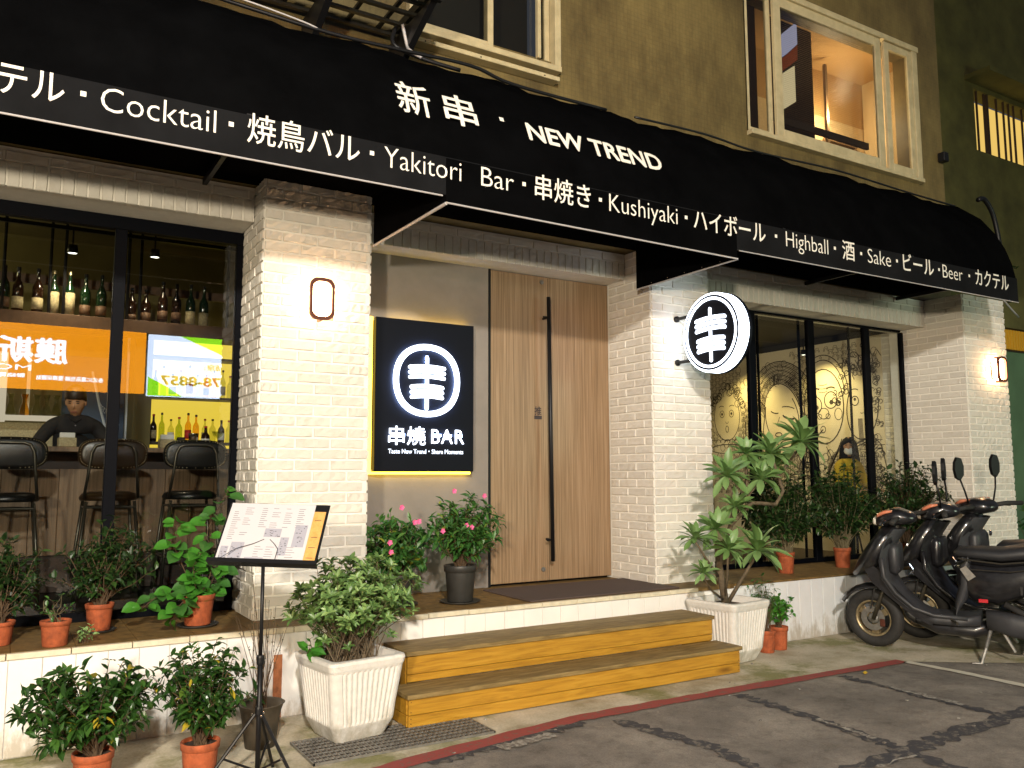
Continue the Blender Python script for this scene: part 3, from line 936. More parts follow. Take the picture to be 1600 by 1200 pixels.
cable('cable', [(1.0, 5.38, 4.665), (1.3, 5.38, 4.645), (1.6, 5.39, 4.62), (1.72, 5.40, 4.60)], 0.006, M['awning_trim'], 'thin pale cable on top of the awning at the upper left')
cable('cable', [(4.5, 5.42, 4.61), (5.3, 5.40, 4.62), (6.0, 5.42, 4.60), (7.1, 5.41, 4.63), (8.3, 5.42, 4.61), (9.2, 5.42, 4.60)], 0.010, M['black_metal'], 'black cable lying along the top of the awning below the lit window')

# ================================================================== UPPER WALL AND WINDOWS
uw = thing('building_wall', 'upper wall of olive mosaic tiles above the awning', 'wall', (4, 6.12, 3.66))
def wall_with_holes(x0, x1, z0, z1, holes, y0, y1, parent, mat, name):
    xs = sorted({x0, x1, *[h[0] for h in holes], *[h[1] for h in holes]})
    zs = sorted({z0, z1, *[h[2] for h in holes], *[h[3] for h in holes]})
    m = MB()
    for a, b in zip(xs, xs[1:]):
        for c, e in zip(zs, zs[1:]):
            if any(h[0] <= a and b <= h[1] and h[2] <= c and e <= h[3] for h in holes): continue
            m.box(a, b, y0, y1, c, e)
    return m.build(name, mat, parent)
W1 = (2.70, 4.10, 5.30, 7.0); W2 = (6.62, 9.57, 5.19, 6.83)
wall_with_holes(-3, 10.15, 3.665, 9.0, [W1, W2], 6.10, 6.35, uw, M['mosaic'], 'tiled_wall')
# cross street building beyond the corner
t = thing('neighbour_building', 'dark stucco building with a barred lit window beyond the corner', 'building', (14, 8.0, 0))
wall_with_holes(10.3, 24, 3.2, 14, [(14.36, 17.0, 7.20, 8.33)], 8.0, 8.3, t, M['olive_wall'], 'stucco_wall')
MB().box(10.16, 10.30, 6.36, 8.3, 3.2, 12).build('return_wall', M['olive_wall'], t)
w = MB().box(14.3, 17.2, 8.42, 8.46, 7.1, 8.4).build('lit_pane', M['room_lit3'], t)
for i, x in enumerate((14.52, 14.75, 14.83, 15.15, 15.38, 15.55, 15.72, 16.0, 16.3, 16.6)):
    MB().tube([(x, 8.05, 7.18), (x, 8.05, 8.36)], 0.022 if i != 2 else 0.04, 6).build('window_bar', M['dark_brown'], t)
MB().box(14.1, 17.2, 7.55, 8.0, 8.42, 8.50).build('window_hood', M['olive_wall'], t)
t = thing('green_wall', 'green painted wall with a yellow slatted vent seen past the far right pillar', 'wall', (11.8, 7.0, 0))
MB().box(10.6, 16, 7.0, 7.1, 0, 3.4).build('painted_wall', M['green_wall'], t)
MB().box(10.6, 16, 6.9, 7.12, 3.74, 4.25).build('yellow_fascia', M['olive_wall'], t)
for k in range(26):
    MB().box(11.6 + k * .075, 11.6 + k * .075 + .05, 6.93, 6.99, 3.42, 3.72).build('slat', M['yellow_plastic'], t)
MB().box(11.5, 14.0, 6.97, 7.10, 3.40, 3.74).build('slat_backing', M['dark_brown'], t)
MB().box(11.5, 13.6, 6.95, 7.0, 3.73, 3.78).build('slat_rail', M['dark_brown'], t)

def sash(parent, x0, x1, z0, z1, y, fr=0.055, mat=None, glassmat=None):
    mat = mat or M['window_white']
    f = MB()
    f.box(x0, x0 + fr, y, y + .04, z0, z1, 0.003); f.box(x1 - fr, x1, y, y + .04, z0, z1, 0.003)
    f.box(x0 + fr + .001, x1 - fr - .001, y, y + .04, z0, z0 + fr, 0.003); f.box(x0 + fr + .001, x1 - fr - .001, y, y + .04, z1 - fr, z1, 0.003)
    o = f.build('sash', mat, parent)
    g = MB().box(x0 + fr, x1 - fr, y + .018, y + .022, z0 + fr, z1 - fr).build('pane', glassmat or M['up_glass'], o)
    return o
M['up_glass'] = glass('upstairs_glass', (0.75, 0.75, 0.72), 1.5)
w = thing('sliding_window', 'dark upstairs window with cream metal frame above the awning lettering', 'window', (3.4, 6.1, 5.2))
MB().box(2.655, 2.72, 6.03, 6.16, 5.24, 7.0, .004).build('frame_side', M['window_white'], w)
MB().box(4.095, 4.16, 6.03, 6.16, 5.24, 7.0, .004).build('frame_side', M['window_white'], w)
MB().box(2.655, 4.16, 6.02, 6.16, 5.185, 5.238, .004).build('frame_sill', M['window_white'], w)
MB().box(2.60, 4.115, 5.99, 6.10, 5.075, 5.115, .004).build('drip_rail', M['window_white'], w)
for x in (2.78, 3.30, 3.95):
    MB().sphere((x, 5.988, 5.09), 0.007, 6, 4).build('screw', M['dark_brown'], w)
sash(w, 2.725, 3.47, 5.245, 7.0, 6.07)
sash(w, 3.42, 4.09, 5.245, 7.0, 6.12, 0.05)
MB().box(3.93, 3.965, 6.065, 6.11, 5.29, 7.0, .003).build('sash_stile', M['window_white'], w)
MB().box(2.65, 4.15, 6.6, 6.62, 5.0, 7.2).build('dark_room_backing', M['room_dark'], w)

w = thing('lit_window', 'upstairs window with cream frame, venetian blind and an orange lit room', 'window', (8.1, 6.1, 5.2))
MB().box(6.60, 9.62, 6.02, 6.16, 5.14, 5.19, .004).build('frame_sill', M['window_white'], w)
MB().box(6.60, 9.62, 6.02, 6.16, 6.83, 6.90, .004).build('frame_head', M['window_white'], w)
MB().box(9.50, 9.60, 6.03, 6.14, 5.19, 6.83, .004).build('frame_side', M['window_white'], w)
sash(w, 7.02, 8.90, 5.19, 6.83, 6.05, 0.11)
sash(w, 8.96, 9.50, 5.20, 6.82, 6.045, 0.085)
sash(w, 6.60, 7.015, 5.19, 6.83, 6.10, 0.06)
MB().box(6.62, 7.0, 6.30, 6.32, 5.2, 6.8).build('dark_curtain', M['dark_brown'], w)
# the lit room behind
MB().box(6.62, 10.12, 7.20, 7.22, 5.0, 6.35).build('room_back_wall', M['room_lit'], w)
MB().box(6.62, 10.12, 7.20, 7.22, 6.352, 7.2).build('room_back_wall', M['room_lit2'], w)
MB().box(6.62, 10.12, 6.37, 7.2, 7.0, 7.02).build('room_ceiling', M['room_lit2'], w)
MB().box(10.10, 10.12, 6.37, 7.19, 5.0, 7.0).build('room_side_wall', M['room_lit'], w)
MB().box(6.62, 10.12, 6.37, 7.2, 4.98, 5.0).build('room_floor', M['bar_wood'], w)
MB().box(7.50, 8.22, 6.52, 6.54, 5.42, 6.95).build('hanging_quilt', M['dark_brown'], w)
MB().box(9.20, 9.235, 7.12, 7.18, 5.0, 6.0).build('room_door_frame', M['bar_wood'], w)
MB().box(9.80, 9.835, 7.12, 7.18, 5.0, 6.0).build('room_door_frame', M['bar_wood'], w)
MB().box(9.20, 9.835, 7.12, 7.18, 6.0, 6.035).build('room_door_frame', M['bar_wood'], w)
MB().box(8.95, 8.99, 6.9, 6.94, 5.0, 6.9).build('room_pole', M['bar_wood'], w)
MB().box(9.30, 9.72, 7.165, 7.19, 5.45, 5.95).build('room_door_panel', M['window_white'], w)
MB().box(8.30, 8.80, 7.17, 7.19, 5.9, 6.25).build('room_picture', M['label_paper'], w)
bl = MB().box(7.10, 8.80, 6.205, 6.235, 5.46, 5.54).build('blind', M['dark_brown'], w)
sl_me = MB().add([(7.12, 6.21, 0), (8.79, 6.21, 0), (8.79, 6.225, 0.008), (7.12, 6.225, 0.008)], [(0, 1, 2, 3)]).mesh('blind_slat'); sl_me.materials.append(M['blind'])
for k in range(52):
    o = bpy.data.objects.new('blind_slat', sl_me); COL.objects.link(o); o.parent = w
    o.location = Vector((0, 0, 5.56 + k * 0.0235)) - origin_of(w)
# white printed hanging, red band, niche panel; print and panel brightness put in as emission
def flat(name, pts, y, mat):
    m = MB(); m.prism(pts, y, y + .012); return m.build(name, mat, w)
flat('hanging_print', [(7.55, 6.66), (7.93, 6.98), (7.93, 6.70), (7.74, 6.53), (7.55, 6.38)], 6.49, emit('hanging_print_glow', (0.70, 0.70, 1.0), 0.70))
flat('hanging_red_band', [(7.55, 6.37), (7.74, 6.52), (7.93, 6.69), (7.92, 6.50), (7.57, 6.23)], 6.488, simple('red_band', (0.45, 0.09, 0.04), 0.6))
flat('lit_niche', [(7.62, 6.24), (7.86, 6.41), (7.86, 5.96), (7.62, 5.80)], 6.485, emit('niche_panel_glow', (1.0, 0.82, 0.48), 0.95))
lamp('upstairs_room_bulb', 'POINT', (9.0, 6.85, 6.2), 62, (1.0, 0.78, 0.46), shadow_soft_size=.08)

# ---- rack with brackets at the upper left
t = thing('balcony_rack', 'black metal rack on brackets hanging from the upper wall left of the window', 'rack', (1.9, 5.9, 4.95))
for y in (5.30, 5.45, 5.62, 5.80, 5.98):
    MB().box(0.2, 2.56, y, y + .035, 5.05, 5.075).build('rail', M['pipe_metal'], t)
for x in (0.55, 1.78, 2.50):
    m = MB(); m.prism([(5.26, 5.02), (6.09, 5.02), (6.09, 4.70), (6.03, 4.70)], x, x + .05, 'yz'); m.build('bracket', M['black_metal'], t)
MB().box(0.2, 2.57, 5.255, 5.29, 5.0, 5.22).build('front_rail', M['black_metal'], t)
MB().box(2.52, 2.57, 5.29, 6.09, 5.09, 5.16).build('side_rail', M['black_metal'], t)
for k in range(9):
    x = 0.35 + k * .25
    MB().box(x, x + .03, 5.26, 6.05, 5.076, 5.10).build('cross_bar', M['black_metal'], t)
cable('cable', [(2.45, 5.7, 5.0), (2.50, 5.72, 4.85), (2.47, 5.60, 4.75), (2.52, 5.5, 4.66)], 0.013, M['awning_trim'], 'grey cable dangling under the end of the black rack')
cable('cable', [(2.42, 5.75, 5.0), (2.38, 5.7, 4.82), (2.60, 5.65, 4.74), (2.9, 5.6, 4.70)], 0.016, M['black_metal'], 'black cable looping from the rack to the awning top')
# right end pipes
cable('bent_pipe', [(10.72, 6.0, 5.10), (10.86, 6.0, 5.13), (11.03, 6.0, 4.98), (11.13, 6.0, 4.70), (11.2, 6.0, 4.30), (11.32, 6.0, 3.8)], 0.032, M['black_metal'], 'thick black conduit bending down past the right end of the awning', 'pipe')
cable('cable', [(9.3, 5.4, 4.4), (9.7, 5.5, 4.15), (10.3, 5.7, 3.9), (11.5, 6.0, 3.62)], 0.012, M['awning_trim'], 'thin pale cable hanging from the right end of the awning')
cable('downpipe', [(10.22, 6.30, 3.7), (10.22, 6.30, 5.0), (10.23, 6.30, 8.8)], 0.05, M['dark_brown'], 'dark vertical drain pipe at the corner of the upper wall', 'pipe')
o = MB().box(10.02, 10.12, 6.0, 6.09, 5.5, 5.62, .006).build('junction_box', M['black_metal']); tag(o, 'small dark junction box on the upper wall near the corner', 'box')

# ================================================================== SCONCES
def sconce(x, y, z, label):
    t = thing('wall_sconce', label, 'wall lamp', (x, y, z), group='sconces on the outer brick pillars')
    def rr(w, h, r, n=6):
        pts = []
        for cx, cz, a0 in ((w - r, h - r, 0), (-w + r, h - r, 90), (-w + r, -h + r, 180), (w - r, -h + r, 270)):
            for k in range(n + 1):
                a = R(a0 + 90 * k / n); pts.append((cx + r * math.cos(a), cz + r * math.sin(a)))
        return pts
    # diffuser body (lit), frame ring in front, back plate
    MB().prism(rr(0.066, 0.125, 0.05), -0.075, -0.012).build('diffuser', M['sconce_lens'], t, world=False)
    out, inn = rr(0.090, 0.152, 0.056), rr(0.069, 0.127, 0.050)
    m = MB(); n = len(out)
    for (ya, yb) in ((-0.105, -0.078),):
        vs = [(x_, ya, z_) for x_, z_ in out] + [(x_, ya, z_) for x_, z_ in inn] + [(x_, yb, z_) for x_, z_ in out] + [(x_, yb, z_) for x_, z_ in inn]
        fs = []
        for k in range(n):
            j = (k + 1) % n
            fs += [(k, j, n + j, n + k), (2 * n + k, 3 * n + k, 3 * n + j, 2 * n + j), (k, 2 * n + k, 2 * n + j, j), (n + k, n + j, 3 * n + j, 3 * n + k)]
        m.add(vs, fs)
    m.build('frame', M['bronze'], t, world=False)
    MB().prism(rr(0.055, 0.11, 0.03), -0.010, 0.012).build('back_plate', M['bronze'], t, world=False)
    MB().box(-0.012, 0.012, -0.1, -0.01, -0.155, -0.13).build('lower_arm', M['bronze'], t, world=False)
    MB().box(-0.012, 0.012, -0.1, -0.01, 0.132, 0.155).build('upper_arm', M['bronze'], t, world=False)
    return t
sconce(1.885, 5.862, 2.80, 'lit bronze framed sconce on the brick pillar left of the door')
sconce(10.12, 5.598, 2.78, 'lit bronze framed sconce on the far right brick pillar')

# ================================================================== LOGO (ring, skewer, curved bars)
def arc_bar(m, cx, cz, w, th, rise, y0, y1, n=10):
    """rounded horizontal bar that bows upward"""
    top = []; bot = []
    e_ = th / 2 / w
    us = [-1, -1 + e_ * .1, -1 + e_ * .3, -1 + e_ * .6, -1 + e_] + [(-1 + e_) + (2 - 2 * e_) * k / 6 for k in range(1, 6)] + [1 - e_, 1 - e_ * .6, 1 - e_ * .3, 1 - e_ * .1, 1]
    for u in us:
        e = math.sqrt(max(0, 1 - max(0, (abs(u) * w - (w - th / 2)) / (th / 2)) ** 2)) if abs(u) * w > w - th / 2 else 1
        z = cz + rise * (1 - u * u)
        top.append((cx + u * w, z + th / 2 * e)); bot.append((cx + u * w, z - th / 2 * e))
    m.prism(top + bot[::-1], y0, y1)
def logo(parts, r_out, r_in, y0, y1, skew=0.0):
    """returns dict of MBs in local x,z about the centre"""
    ring = MB(); n = 48
    vs = []
    for y in (y0, y1):
        for r in (r_out, r_in):
            for k in range(n):
                a = 2 * PI * k / n
                # slightly squarish circle
                q = 1 + skew * math.cos(4 * a + PI)
                vs.append((r * q * math.cos(a), y, r * q * math.sin(a)))
    fs = []
    for k in range(n):
        j = (k + 1) % n
        fs += [(k, j, n + j, n + k), (2 * n + k, 3 * n + k, 3 * n + j, 2 * n + j), (k, 2 * n + k, 2 * n + j, j), (n + k, n + j, 3 * n + j, 3 * n + k)]
    ring.add(vs, fs)
    bars = []
    s = r_in
    for cz, w in ((0.40, .66), (0.24, .655), (0.08, .65)):
        m = MB(); arc_bar(m, 0, s * cz, s * w, s * .118, s * .05, y0, y1); bars.append(m)
    for cz, w in ((-0.23, .60), (-0.39, .595), (-0.55, .59)):
        m = MB(); arc_bar(m, 0, s * cz, s * w, s * .125, s * .05, y0, y1); bars.append(m)
    sticks = []
    for z0, z1 in ((0.56, 0.72), (-0.11, 0.03), (-0.86, -0.56)):
        m = MB()
        pts = []
        w = s * .052
        for cx, cz, a0 in ((0, s * z1, 0), (0, s * z0, 180)):
            for k in range(7):
                a = R(a0 + 180 * k / 6); pts.append((w * math.cos(a), cz + w * math.sin(a) * (1 if a0 == 0 else 1)))
        m.prism(pts, y0, y1); sticks.append(m)
    return ring, bars, sticks

# ---- light box sign on the grey panel
t = thing('light_box_sign', 'tall black light box sign with a glowing white round skewer logo beside the door', 'sign', (2.99, 6.40, 1.57))
MB().box(2.545, 3.452, 6.385, 6.430, 1.575, 2.838, 0.004).build('black_face', M['sign_black'], t)
MB().box(2.562, 3.435, 6.431, 6.519, 1.592, 2.822).build('mounting_box', M['sign_black'], t)
fr = MB()
fr.box(2.515, 2.548, 6.465, 6.50, 1.560, 2.850); fr.box(2.515, 3.462, 6.465, 6.50, 1.552, 1.572)
fr.box(2.70, 3.452, 6.465, 6.50, 2.842, 2.852)
fr.build('yellow_light_strip', M['led_yellow'], t)
ring, bars, sticks = logo(None, 0.312, 0.262, -0.030, -0.022, 0.018)
off = Vector((2.995, 6.384, 2.332)) - origin_of(t)
bk, bb, bs = logo(None, 0.302, 0.272, -0.021, -0.016, 0.018)
o = bk.build('logo_backlight', M['led_back'], t, world=False); o.location = off
for m in bs + [bb[1], bb[4]]:
    m.v = [(v[0] * .88, v[1], v[2]) for v in m.v]
    o = m.build('logo_backlight', M['led_back'], t, world=False); o.location = off
for nm, ms in (('logo_ring', [ring]), ('logo_bar', bars), ('logo_stick', sticks)):
    for m in ms:
        o = m.build(nm, M['led'], t, world=False); o.location = off
text('lettering', '串燒', 2.655, 2.985, 0, M['led'], t, 0, cap=0.165, bold=0.010, plane=lambda u, w: (u, 6.362, 1.805 + w))
for (xa, xb) in ((2.68, 2.80), (2.85, 2.97), (3.06, 3.13), (3.16, 3.23), (3.27, 3.33)):
    MB().box(xa, xb, 6.366, 6.371, 1.865, 1.885).build('letter_backlight', M['led_back'], t)
text('lettering', 'BAR', 3.040, 3.345, 0, M['led'], t, 0, cap=0.170, bold=0.010, plane=lambda u, w: (u, 6.362, 1.808 + w), spacing=1.15)
text('lettering', 'Taste New Trend・Share Moments', 2.660, 3.345, 0, M['led_soft'], t, 0, cap=0.052, bold=0.014, plane=lambda u, w: (u, 6.376, 1.722 + w))

# ---- round blade sign
t = thing('round_blade_sign', 'round glowing blade sign with a skewer logo on brackets beside the mural window', 'sign', (5.33, 5.37, 2.79))
rot = R(-90)    # local -y -> world -x
t.rotation_euler = (0, 0, rot)
MB().lathe([(0.001, -0.055), (0.310, -0.055), (0.320, -0.050), (0.322, -0.045)], (0, 0, 0), 56, 'y').build('black_face', M['sign_black'], t, world=False)
MB().lathe([(0.334, -0.058), (0.350, -0.056), (0.355, -0.045), (0.355, 0.045), (0.352, 0.052)], (0, 0, 0), 56, 'y', None, False).build('glowing_rim', M['rim_led'], t, world=False, smooth=False)
MB().lathe([(0.348, 0.046), (0.362, 0.048), (0.362, 0.075), (0.001, 0.078)], (0, 0, 0), 56, 'y').build('black_back', M['sign_black'], t, world=False)
MB().lathe([(0.3145, -0.0590), (0.3145, -0.0605), (0.3335, -0.0605), (0.3335, -0.0575)], (0, 0, 0), 56, 'y', None, False).build('black_ring_line', M['sign_black'], t, world=False)
ring, bars, sticks = logo(None, 0.314, 0.290, -0.064, -0.056)
for nm, ms in (('logo_ring', [ring]), ('logo_bar', bars), ('logo_stick', sticks)):
    for m in ms: m.build(nm, M['led'], t, world=False)
for z in (0.20, -0.21):
    MB().tube([(-0.30, 0.0, z), (-0.49, 0.0, z)], 0.016, 8).build('bracket', M['black_metal'], t, world=False)
    MB().lathe([(0.03, -0.503), (0.03, -0.485), (0.016, -0.47)], (0, 0, z), 12, 'x').build('bracket_flange', M['black_metal'], t, world=False)

# ================================================================== MURAL WINDOW (right room)
M['shop_glass'] = glass('shop_glass', (0.84, 0.86, 0.85), 1.42)
w = thing('mural_window', 'wide shop window with thin black frames in front of the mural room', 'window', (7.66, 6.43, 0.57))
for x0, x1 in ((5.76, 5.80), (6.845, 6.945), (7.80, 7.90), (8.80, 8.90), (9.52, 9.56)):
    MB().box(x0, x1, 6.395, 6.45, 0.569, 3.30, .003).build('mullion', M['frame'], w)
MB().box(5.80, 9.52, 6.40, 6.45, 3.302, 3.326).build('frame_head', M['frame'], w)
MB().box(5.80, 9.52, 6.40, 6.45, 0.569, 0.62).build('frame_sill', M['frame'], w)
for x0, x1 in ((5.80, 6.845), (6.945, 7.80), (7.90, 8.80), (8.90, 9.52)):
    MB().box(x0, x1, 6.420, 6.428, 0.62, 3.30).build('pane', M['shop_glass'], w)
for x in (7.05, 7.72, 8.60):
    MB().box(x, x + .022, 6.47, 6.49, 0.62, 3.30).build('inner_post', M['frame'], w)
# the room
def struct(o):
    o['kind'] = 'structure'; return o
struct(MB().box(5.6, 9.74, 6.46, 12.0, 0.40, 0.50).build('right_room_floor', M['dark_brown']))
struct(MB().box(5.6, 9.74, 6.60, 12.0, 3.45, 3.50).build('right_room_ceiling', M['room_dark']))
struct(MB().box(5.5, 9.74, 12.0, 12.1, 0.5, 3.45).build('right_room_back_wall', M['room_dark']))
struct(MB().box(5.42, 5.5, 6.61, 12.0, 0.5, 3.45).build('right_room_side_wall', M['room_dark']))
t = thing('mural_wall', 'long wall covered with a line drawn mural of cartoon faces, seen through the window', 'mural', (9.75, 8.6, 0.5))
XM = 9.745
MB().box(XM, XM + .08, 6.84, 12.0, 0.5, 3.36).build('mural_paper', M['mural'], t)
bricks(t, (9.752, 6.83, 0), 0.37, 0.6, 3.4, R(-90), True, False, 44)
MB().box(9.75, 9.80, 6.46, 6.84, 0.5, 3.45).build('brick_backing', M['mortar'], t)
# drawing: u = distance from the near edge (y), v = z
MB().box(XM - .01, XM + .08, 6.47, 12.0, 3.362, 3.449).build('dark_gap_strip', M['room_dark'], t)  # strip added to close the gap where sky showed above the mural
lines = MB(); fine = MB()
def ml(pts, w=0.007, closed=False, dst=None):
    w *= 1.25
    dst = dst or lines
    P = [Vector((p[0], p[1])) for p in pts]
    if closed: P.append(P[0])
    n = len(P); a = []; b = []
    for i in range(n):
        d = (P[min(i + 1, n - 1)] - P[max(i - 1, 0)])
        if d.length < 1e-6: d = Vector((1, 0))
        d.normalize(); q = Vector((-d.y, d.x)) * w / 2
        a.append(P[i] + q); b.append(P[i] - q)
    vs = [(XM - .0025, p.x, p.y) for p in a] + [(XM - .0025, p.x, p.y) for p in b]
    dst.add(vs, [(i, i + 1, n + i + 1, n + i) for i in range(n - 1)])
def ell(cx, cy, rx, ry, a0=0, a1=360, n=28, tilt=0, w=0.007, dst=None):
    pts = []
    for k in range(n + 1):
        a = R(a0 + (a1 - a0) * k / n)
        x, y = rx * math.cos(a), ry * math.sin(a)
        ct, stt = math.cos(R(tilt)), math.sin(R(tilt))
        pts.append((cx + x * ct - y * stt, cy + x * stt + y * ct))
    ml(pts, w, dst=dst)
def disc(cx, cy, r):
    n = 12
    lines.add([(XM - .003, cx + r * math.cos(2 * PI * k / n), cy + r * math.sin(2 * PI * k / n)) for k in range(n)], [tuple(range(n))])
def spiral(cx, cy, r, turns=2.3, w=0.006):
    ml([(cx + r * k / 40 * math.cos(2 * PI * turns * k / 40), cy + r * k / 40 * math.sin(2 * PI * turns * k / 40)) for k in range(41)], w)
rm = random.Random(21)
# y runs away from the street; larger y is further left in the picture.
# face 1: curly haired head above a barrel (far left)
f1 = (9.62, 2.44)
ell(f1[0], f1[1], .27, .37, 150, 390, w=.010)
for k in range(34):
    a = R(20 + 140 * rm.random() + (rm.random() > .5) * 5)
    r1 = rm.uniform(.36, .52)
    ell(f1[0] + math.cos(a) * r1 * .75, f1[1] + math.sin(a) * r1, .055, .055, rm.uniform(0, 360), rm.uniform(400, 620), 12, w=.008)
for s in (-1, 1):
    ell(f1[0] + s * .10, f1[1] + .05, .045, .055, w=.008); disc(f1[0] + s * .10, f1[1] + .05, .022)
    ell(f1[0] + s * .11, f1[1] + .13, .07, .05, 40, 140, 8, w=.009)
ell(f1[0], f1[1] - .07, .03, .03, 180, 360, 8); ell(f1[0], f1[1] - .19, .03, .05, w=.009)
for k in range(7): ell(f1[0] - .3 + k * .1, f1[1] - .40, .06, .05, 0, 180, 8, w=.008)
ell(f1[0], f1[1] - .50, .36, .07, w=.01)
ml([(f1[0] - .36, 1.94), (f1[0] - .33, .9)], .01); ml([(f1[0] + .36, 1.94), (f1[0] + .33, .9)], .01)
for k in range(26):
    x = f1[0] - .33 + k * .026
    ml([(x, 1.86 - abs(k - 13) * .002), (x + rm.uniform(-.006, .006), 1.4), (x, rm.uniform(.9, 1.2))], .004)
ell(f1[0] - .08, 1.52, .13, .18, w=.012); ml([(f1[0] - .08, 1.62), (f1[0] - .08, 1.42)], .012)
for z in (1.57, 1.52, 1.47): ml([(f1[0] - .12, z), (f1[0] - .04, z)], .01)
# face 2: tilted lady with long hair, hand at her cheek
f2 = (8.52, 2.36)
ell(f2[0], f2[1], .30, .44, 150, 395, tilt=-14, w=.012)
for k in range(16):
    o_ = k * .022
    ell(f2[0] - .02, f2[1] + .02, .33 + o_, .50 + o_, 20, 175, 18, tilt=-14, w=.008 if k % 3 else .013)
for k in range(12):
    x = f2[0] - .36 - k * .02
    ml([(x, 2.65), (x - .05, 2.2), (x + .02 * math.sin(k), 1.8), (x - .1, 1.3)], .006)
ml([(f2[0] + .30, 2.55), (f2[0] + .36, 2.2), (f2[0] + .30, 1.7), (f2[0] + .42, 1.2)], .012)
ell(f2[0] - .13, f2[1] + .02, .11, .035, 180, 360, 10, tilt=14, w=.020); ell(f2[0] - .12, f2[1] + .13, .12, .03, 20, 160, 10, tilt=10, w=.012)
ell(f2[0] + .13, f2[1] + .10, .07, .02, 180, 360, 8, tilt=14, w=.014)
ell(f2[0] + .07, f2[1] - .24, .06, .03, w=.012); ml([(f2[0] + .04, f2[1] + .02), (f2[0] + .10, f2[1] - .11), (f2[0] + .04, f2[1] - .12)], .008)
for k in range(5):
    x = f2[0] + .52 + k * .055
    ell(x, 2.25 + .05 * math.sin(k * 1.3), .024, .22, w=.008)
ml([(f2[0] + .50, 2.05), (f2[0] + .52, 1.7), (f2[0] + .40, 1.3)], .010); ml([(f2[0] + .76, 2.05), (f2[0] + .72, 1.7), (f2[0] + .66, 1.3)], .010)
for k in range(18):
    x = f2[0] - .34 + k * .042
    ml([(x, 1.82), (x + rm.uniform(-.03, .03), 1.5), (x + rm.uniform(-.08, .08), 1.0)], .006)
for (x, z, r) in ((8.05, 2.0, .13), (8.28, 1.88, .10), (8.92, 1.72, .12), (8.1, 1.62, .15), (8.78, 1.45, .10)): spiral(x, z, r, 2.2, .009)
# face 3: bald uncle with round glasses and a headband
f3 = (7.78, 2.48)
ell(f3[0], f3[1], .33, .52, w=.013); ell(f3[0], f3[1] + .10, .36, .55, 10, 170, w=.011); ell(f3[0], f3[1] + .10, .42, .62, 0, 180, w=.011)
for k in range(7):
    a = R(25 + 21 * k); ell(f3[0] + .39 * math.cos(a), f3[1] + .10 + .585 * math.sin(a), .016, .016, w=.006)
for s, rr_ in ((-1, .105), (1, .095)):
    ell(f3[0] + s * .125, f3[1] + .05 - s * .03, rr_, .115, w=.012); disc(f3[0] + s * .125 - .01, f3[1] + .02 - s * .03, .034)
    ell(f3[0] + s * .13, f3[1] + .21, .08, .05, 30, 150, 8, w=.016)
ell(f3[0], f3[1] - .10, .085, .075, w=.009); ell(f3[0] + .07, f3[1] - .14, .035, .035, w=.008); ell(f3[0] - .07, f3[1] - .14, .035, .035, w=.008)
for k in range(3): ell(f3[0], f3[1] + .22 + .05 * k, .08, .025, 200, 340, 8, w=.007)
ell(f3[0] + .02, f3[1] - .32, .04, .045, w=.009); ml([(f3[0] + .02, f3[1] - .32), (f3[0] + .36, f3[1] - .62)], .014)
ell(f3[0] - .24, f3[1] - .12, .06, .08, w=.007); ell(f3[0] + .25, f3[1] - .15, .05, .07, w=.007)
ml([(f3[0] - .28, 2.02), (f3[0] + .05, 1.35), (f3[0] + .22, .9)], .011); ml([(f3[0] - .02, 1.92), (f3[0] - .42, 1.2)], .009)
ml([(f3[0] + .28, 2.05), (f3[0] + .40, 1.5), (f3[0] + .35, .9)], .011)
for k in range(8):
    o_ = .03 * k
    ml([(f3[0] - .30 + o_, 1.98 - o_), (f3[0] - .12 + o_ * .6, 1.70 - o_), (f3[0] - .34 + o_, 1.62 - o_), (f3[0] - .08 + o_ * .2, 1.35 - o_ * .4)], .005)
for (x, z, r) in ((7.62, 1.42, .12), (7.70, 1.12, .13), (7.34, 1.60, .10), (8.02, 1.72, .09), (8.0, 1.25, .12)): spiral(x, z, r, 2.4, .009)
for k in range(3): ell(f3[0] + .29, 1.83, .10 + .035 * k, .12 + .035 * k, w=.008)
# face 4: lady eating noodles, hand with chopsticks, peacock hair
f4 = (7.16, 2.42)
ell(f4[0], f4[1], .24, .42, 160, 400, tilt=6, w=.012)
for s in (-1, 1):
    ell(f4[0] + s * .11, f4[1] + .10, .055, .062, w=.012); disc(f4[0] + s * .11, f4[1] + .12, .022); ell(f4[0] + s * .12, f4[1] + .23, .07, .03, 20, 160, 8, w=.012)
ell(f4[0] + .01, f4[1] - .06, .02, .015, 180, 360, 6)
for k in range(4): ml([(f4[0] + .07 - k * .018, f4[1] - .14), (f4[0] + .06 - k * .018, f4[1] - .46)], .008)
ml([(f4[0] + .18, f4[1] - .50), (f4[0] - .16, f4[1] - .36)], .018); ml([(f4[0] + .18, f4[1] - .54), (f4[0] - .12, f4[1] - .42)], .012)
for k in range(4): ml([(f4[0] + .02 - .02 * k, f4[1] - .50 - .055 * k), (f4[0] - .12, f4[1] - .49 - .05 * k), (f4[0] - .20, f4[1] - .44 - .04 * k)], .009)
ml([(f4[0] - .14, f4[1] - .38), (f4[0] - .26, f4[1] - .50), (f4[0] - .32, f4[1] - .8)], .011); ml([(f4[0] - .02, f4[1] - .70), (f4[0] - .18, f4[1] - .72), (f4[0] - .30, f4[1] - .98)], .011)
for k in range(60):
    a = rm.uniform(0, PI * 1.0); r1 = rm.uniform(.36, .66)
    x, z = f4[0] + math.cos(a) * r1 * .72, f4[1] + .05 + math.sin(a) * r1 * 1.25
    if 6.9 < x and z < 3.3: ell(x, z, .035, .035, rm.uniform(0, 300), rm.uniform(320, 640), 9, w=.009)
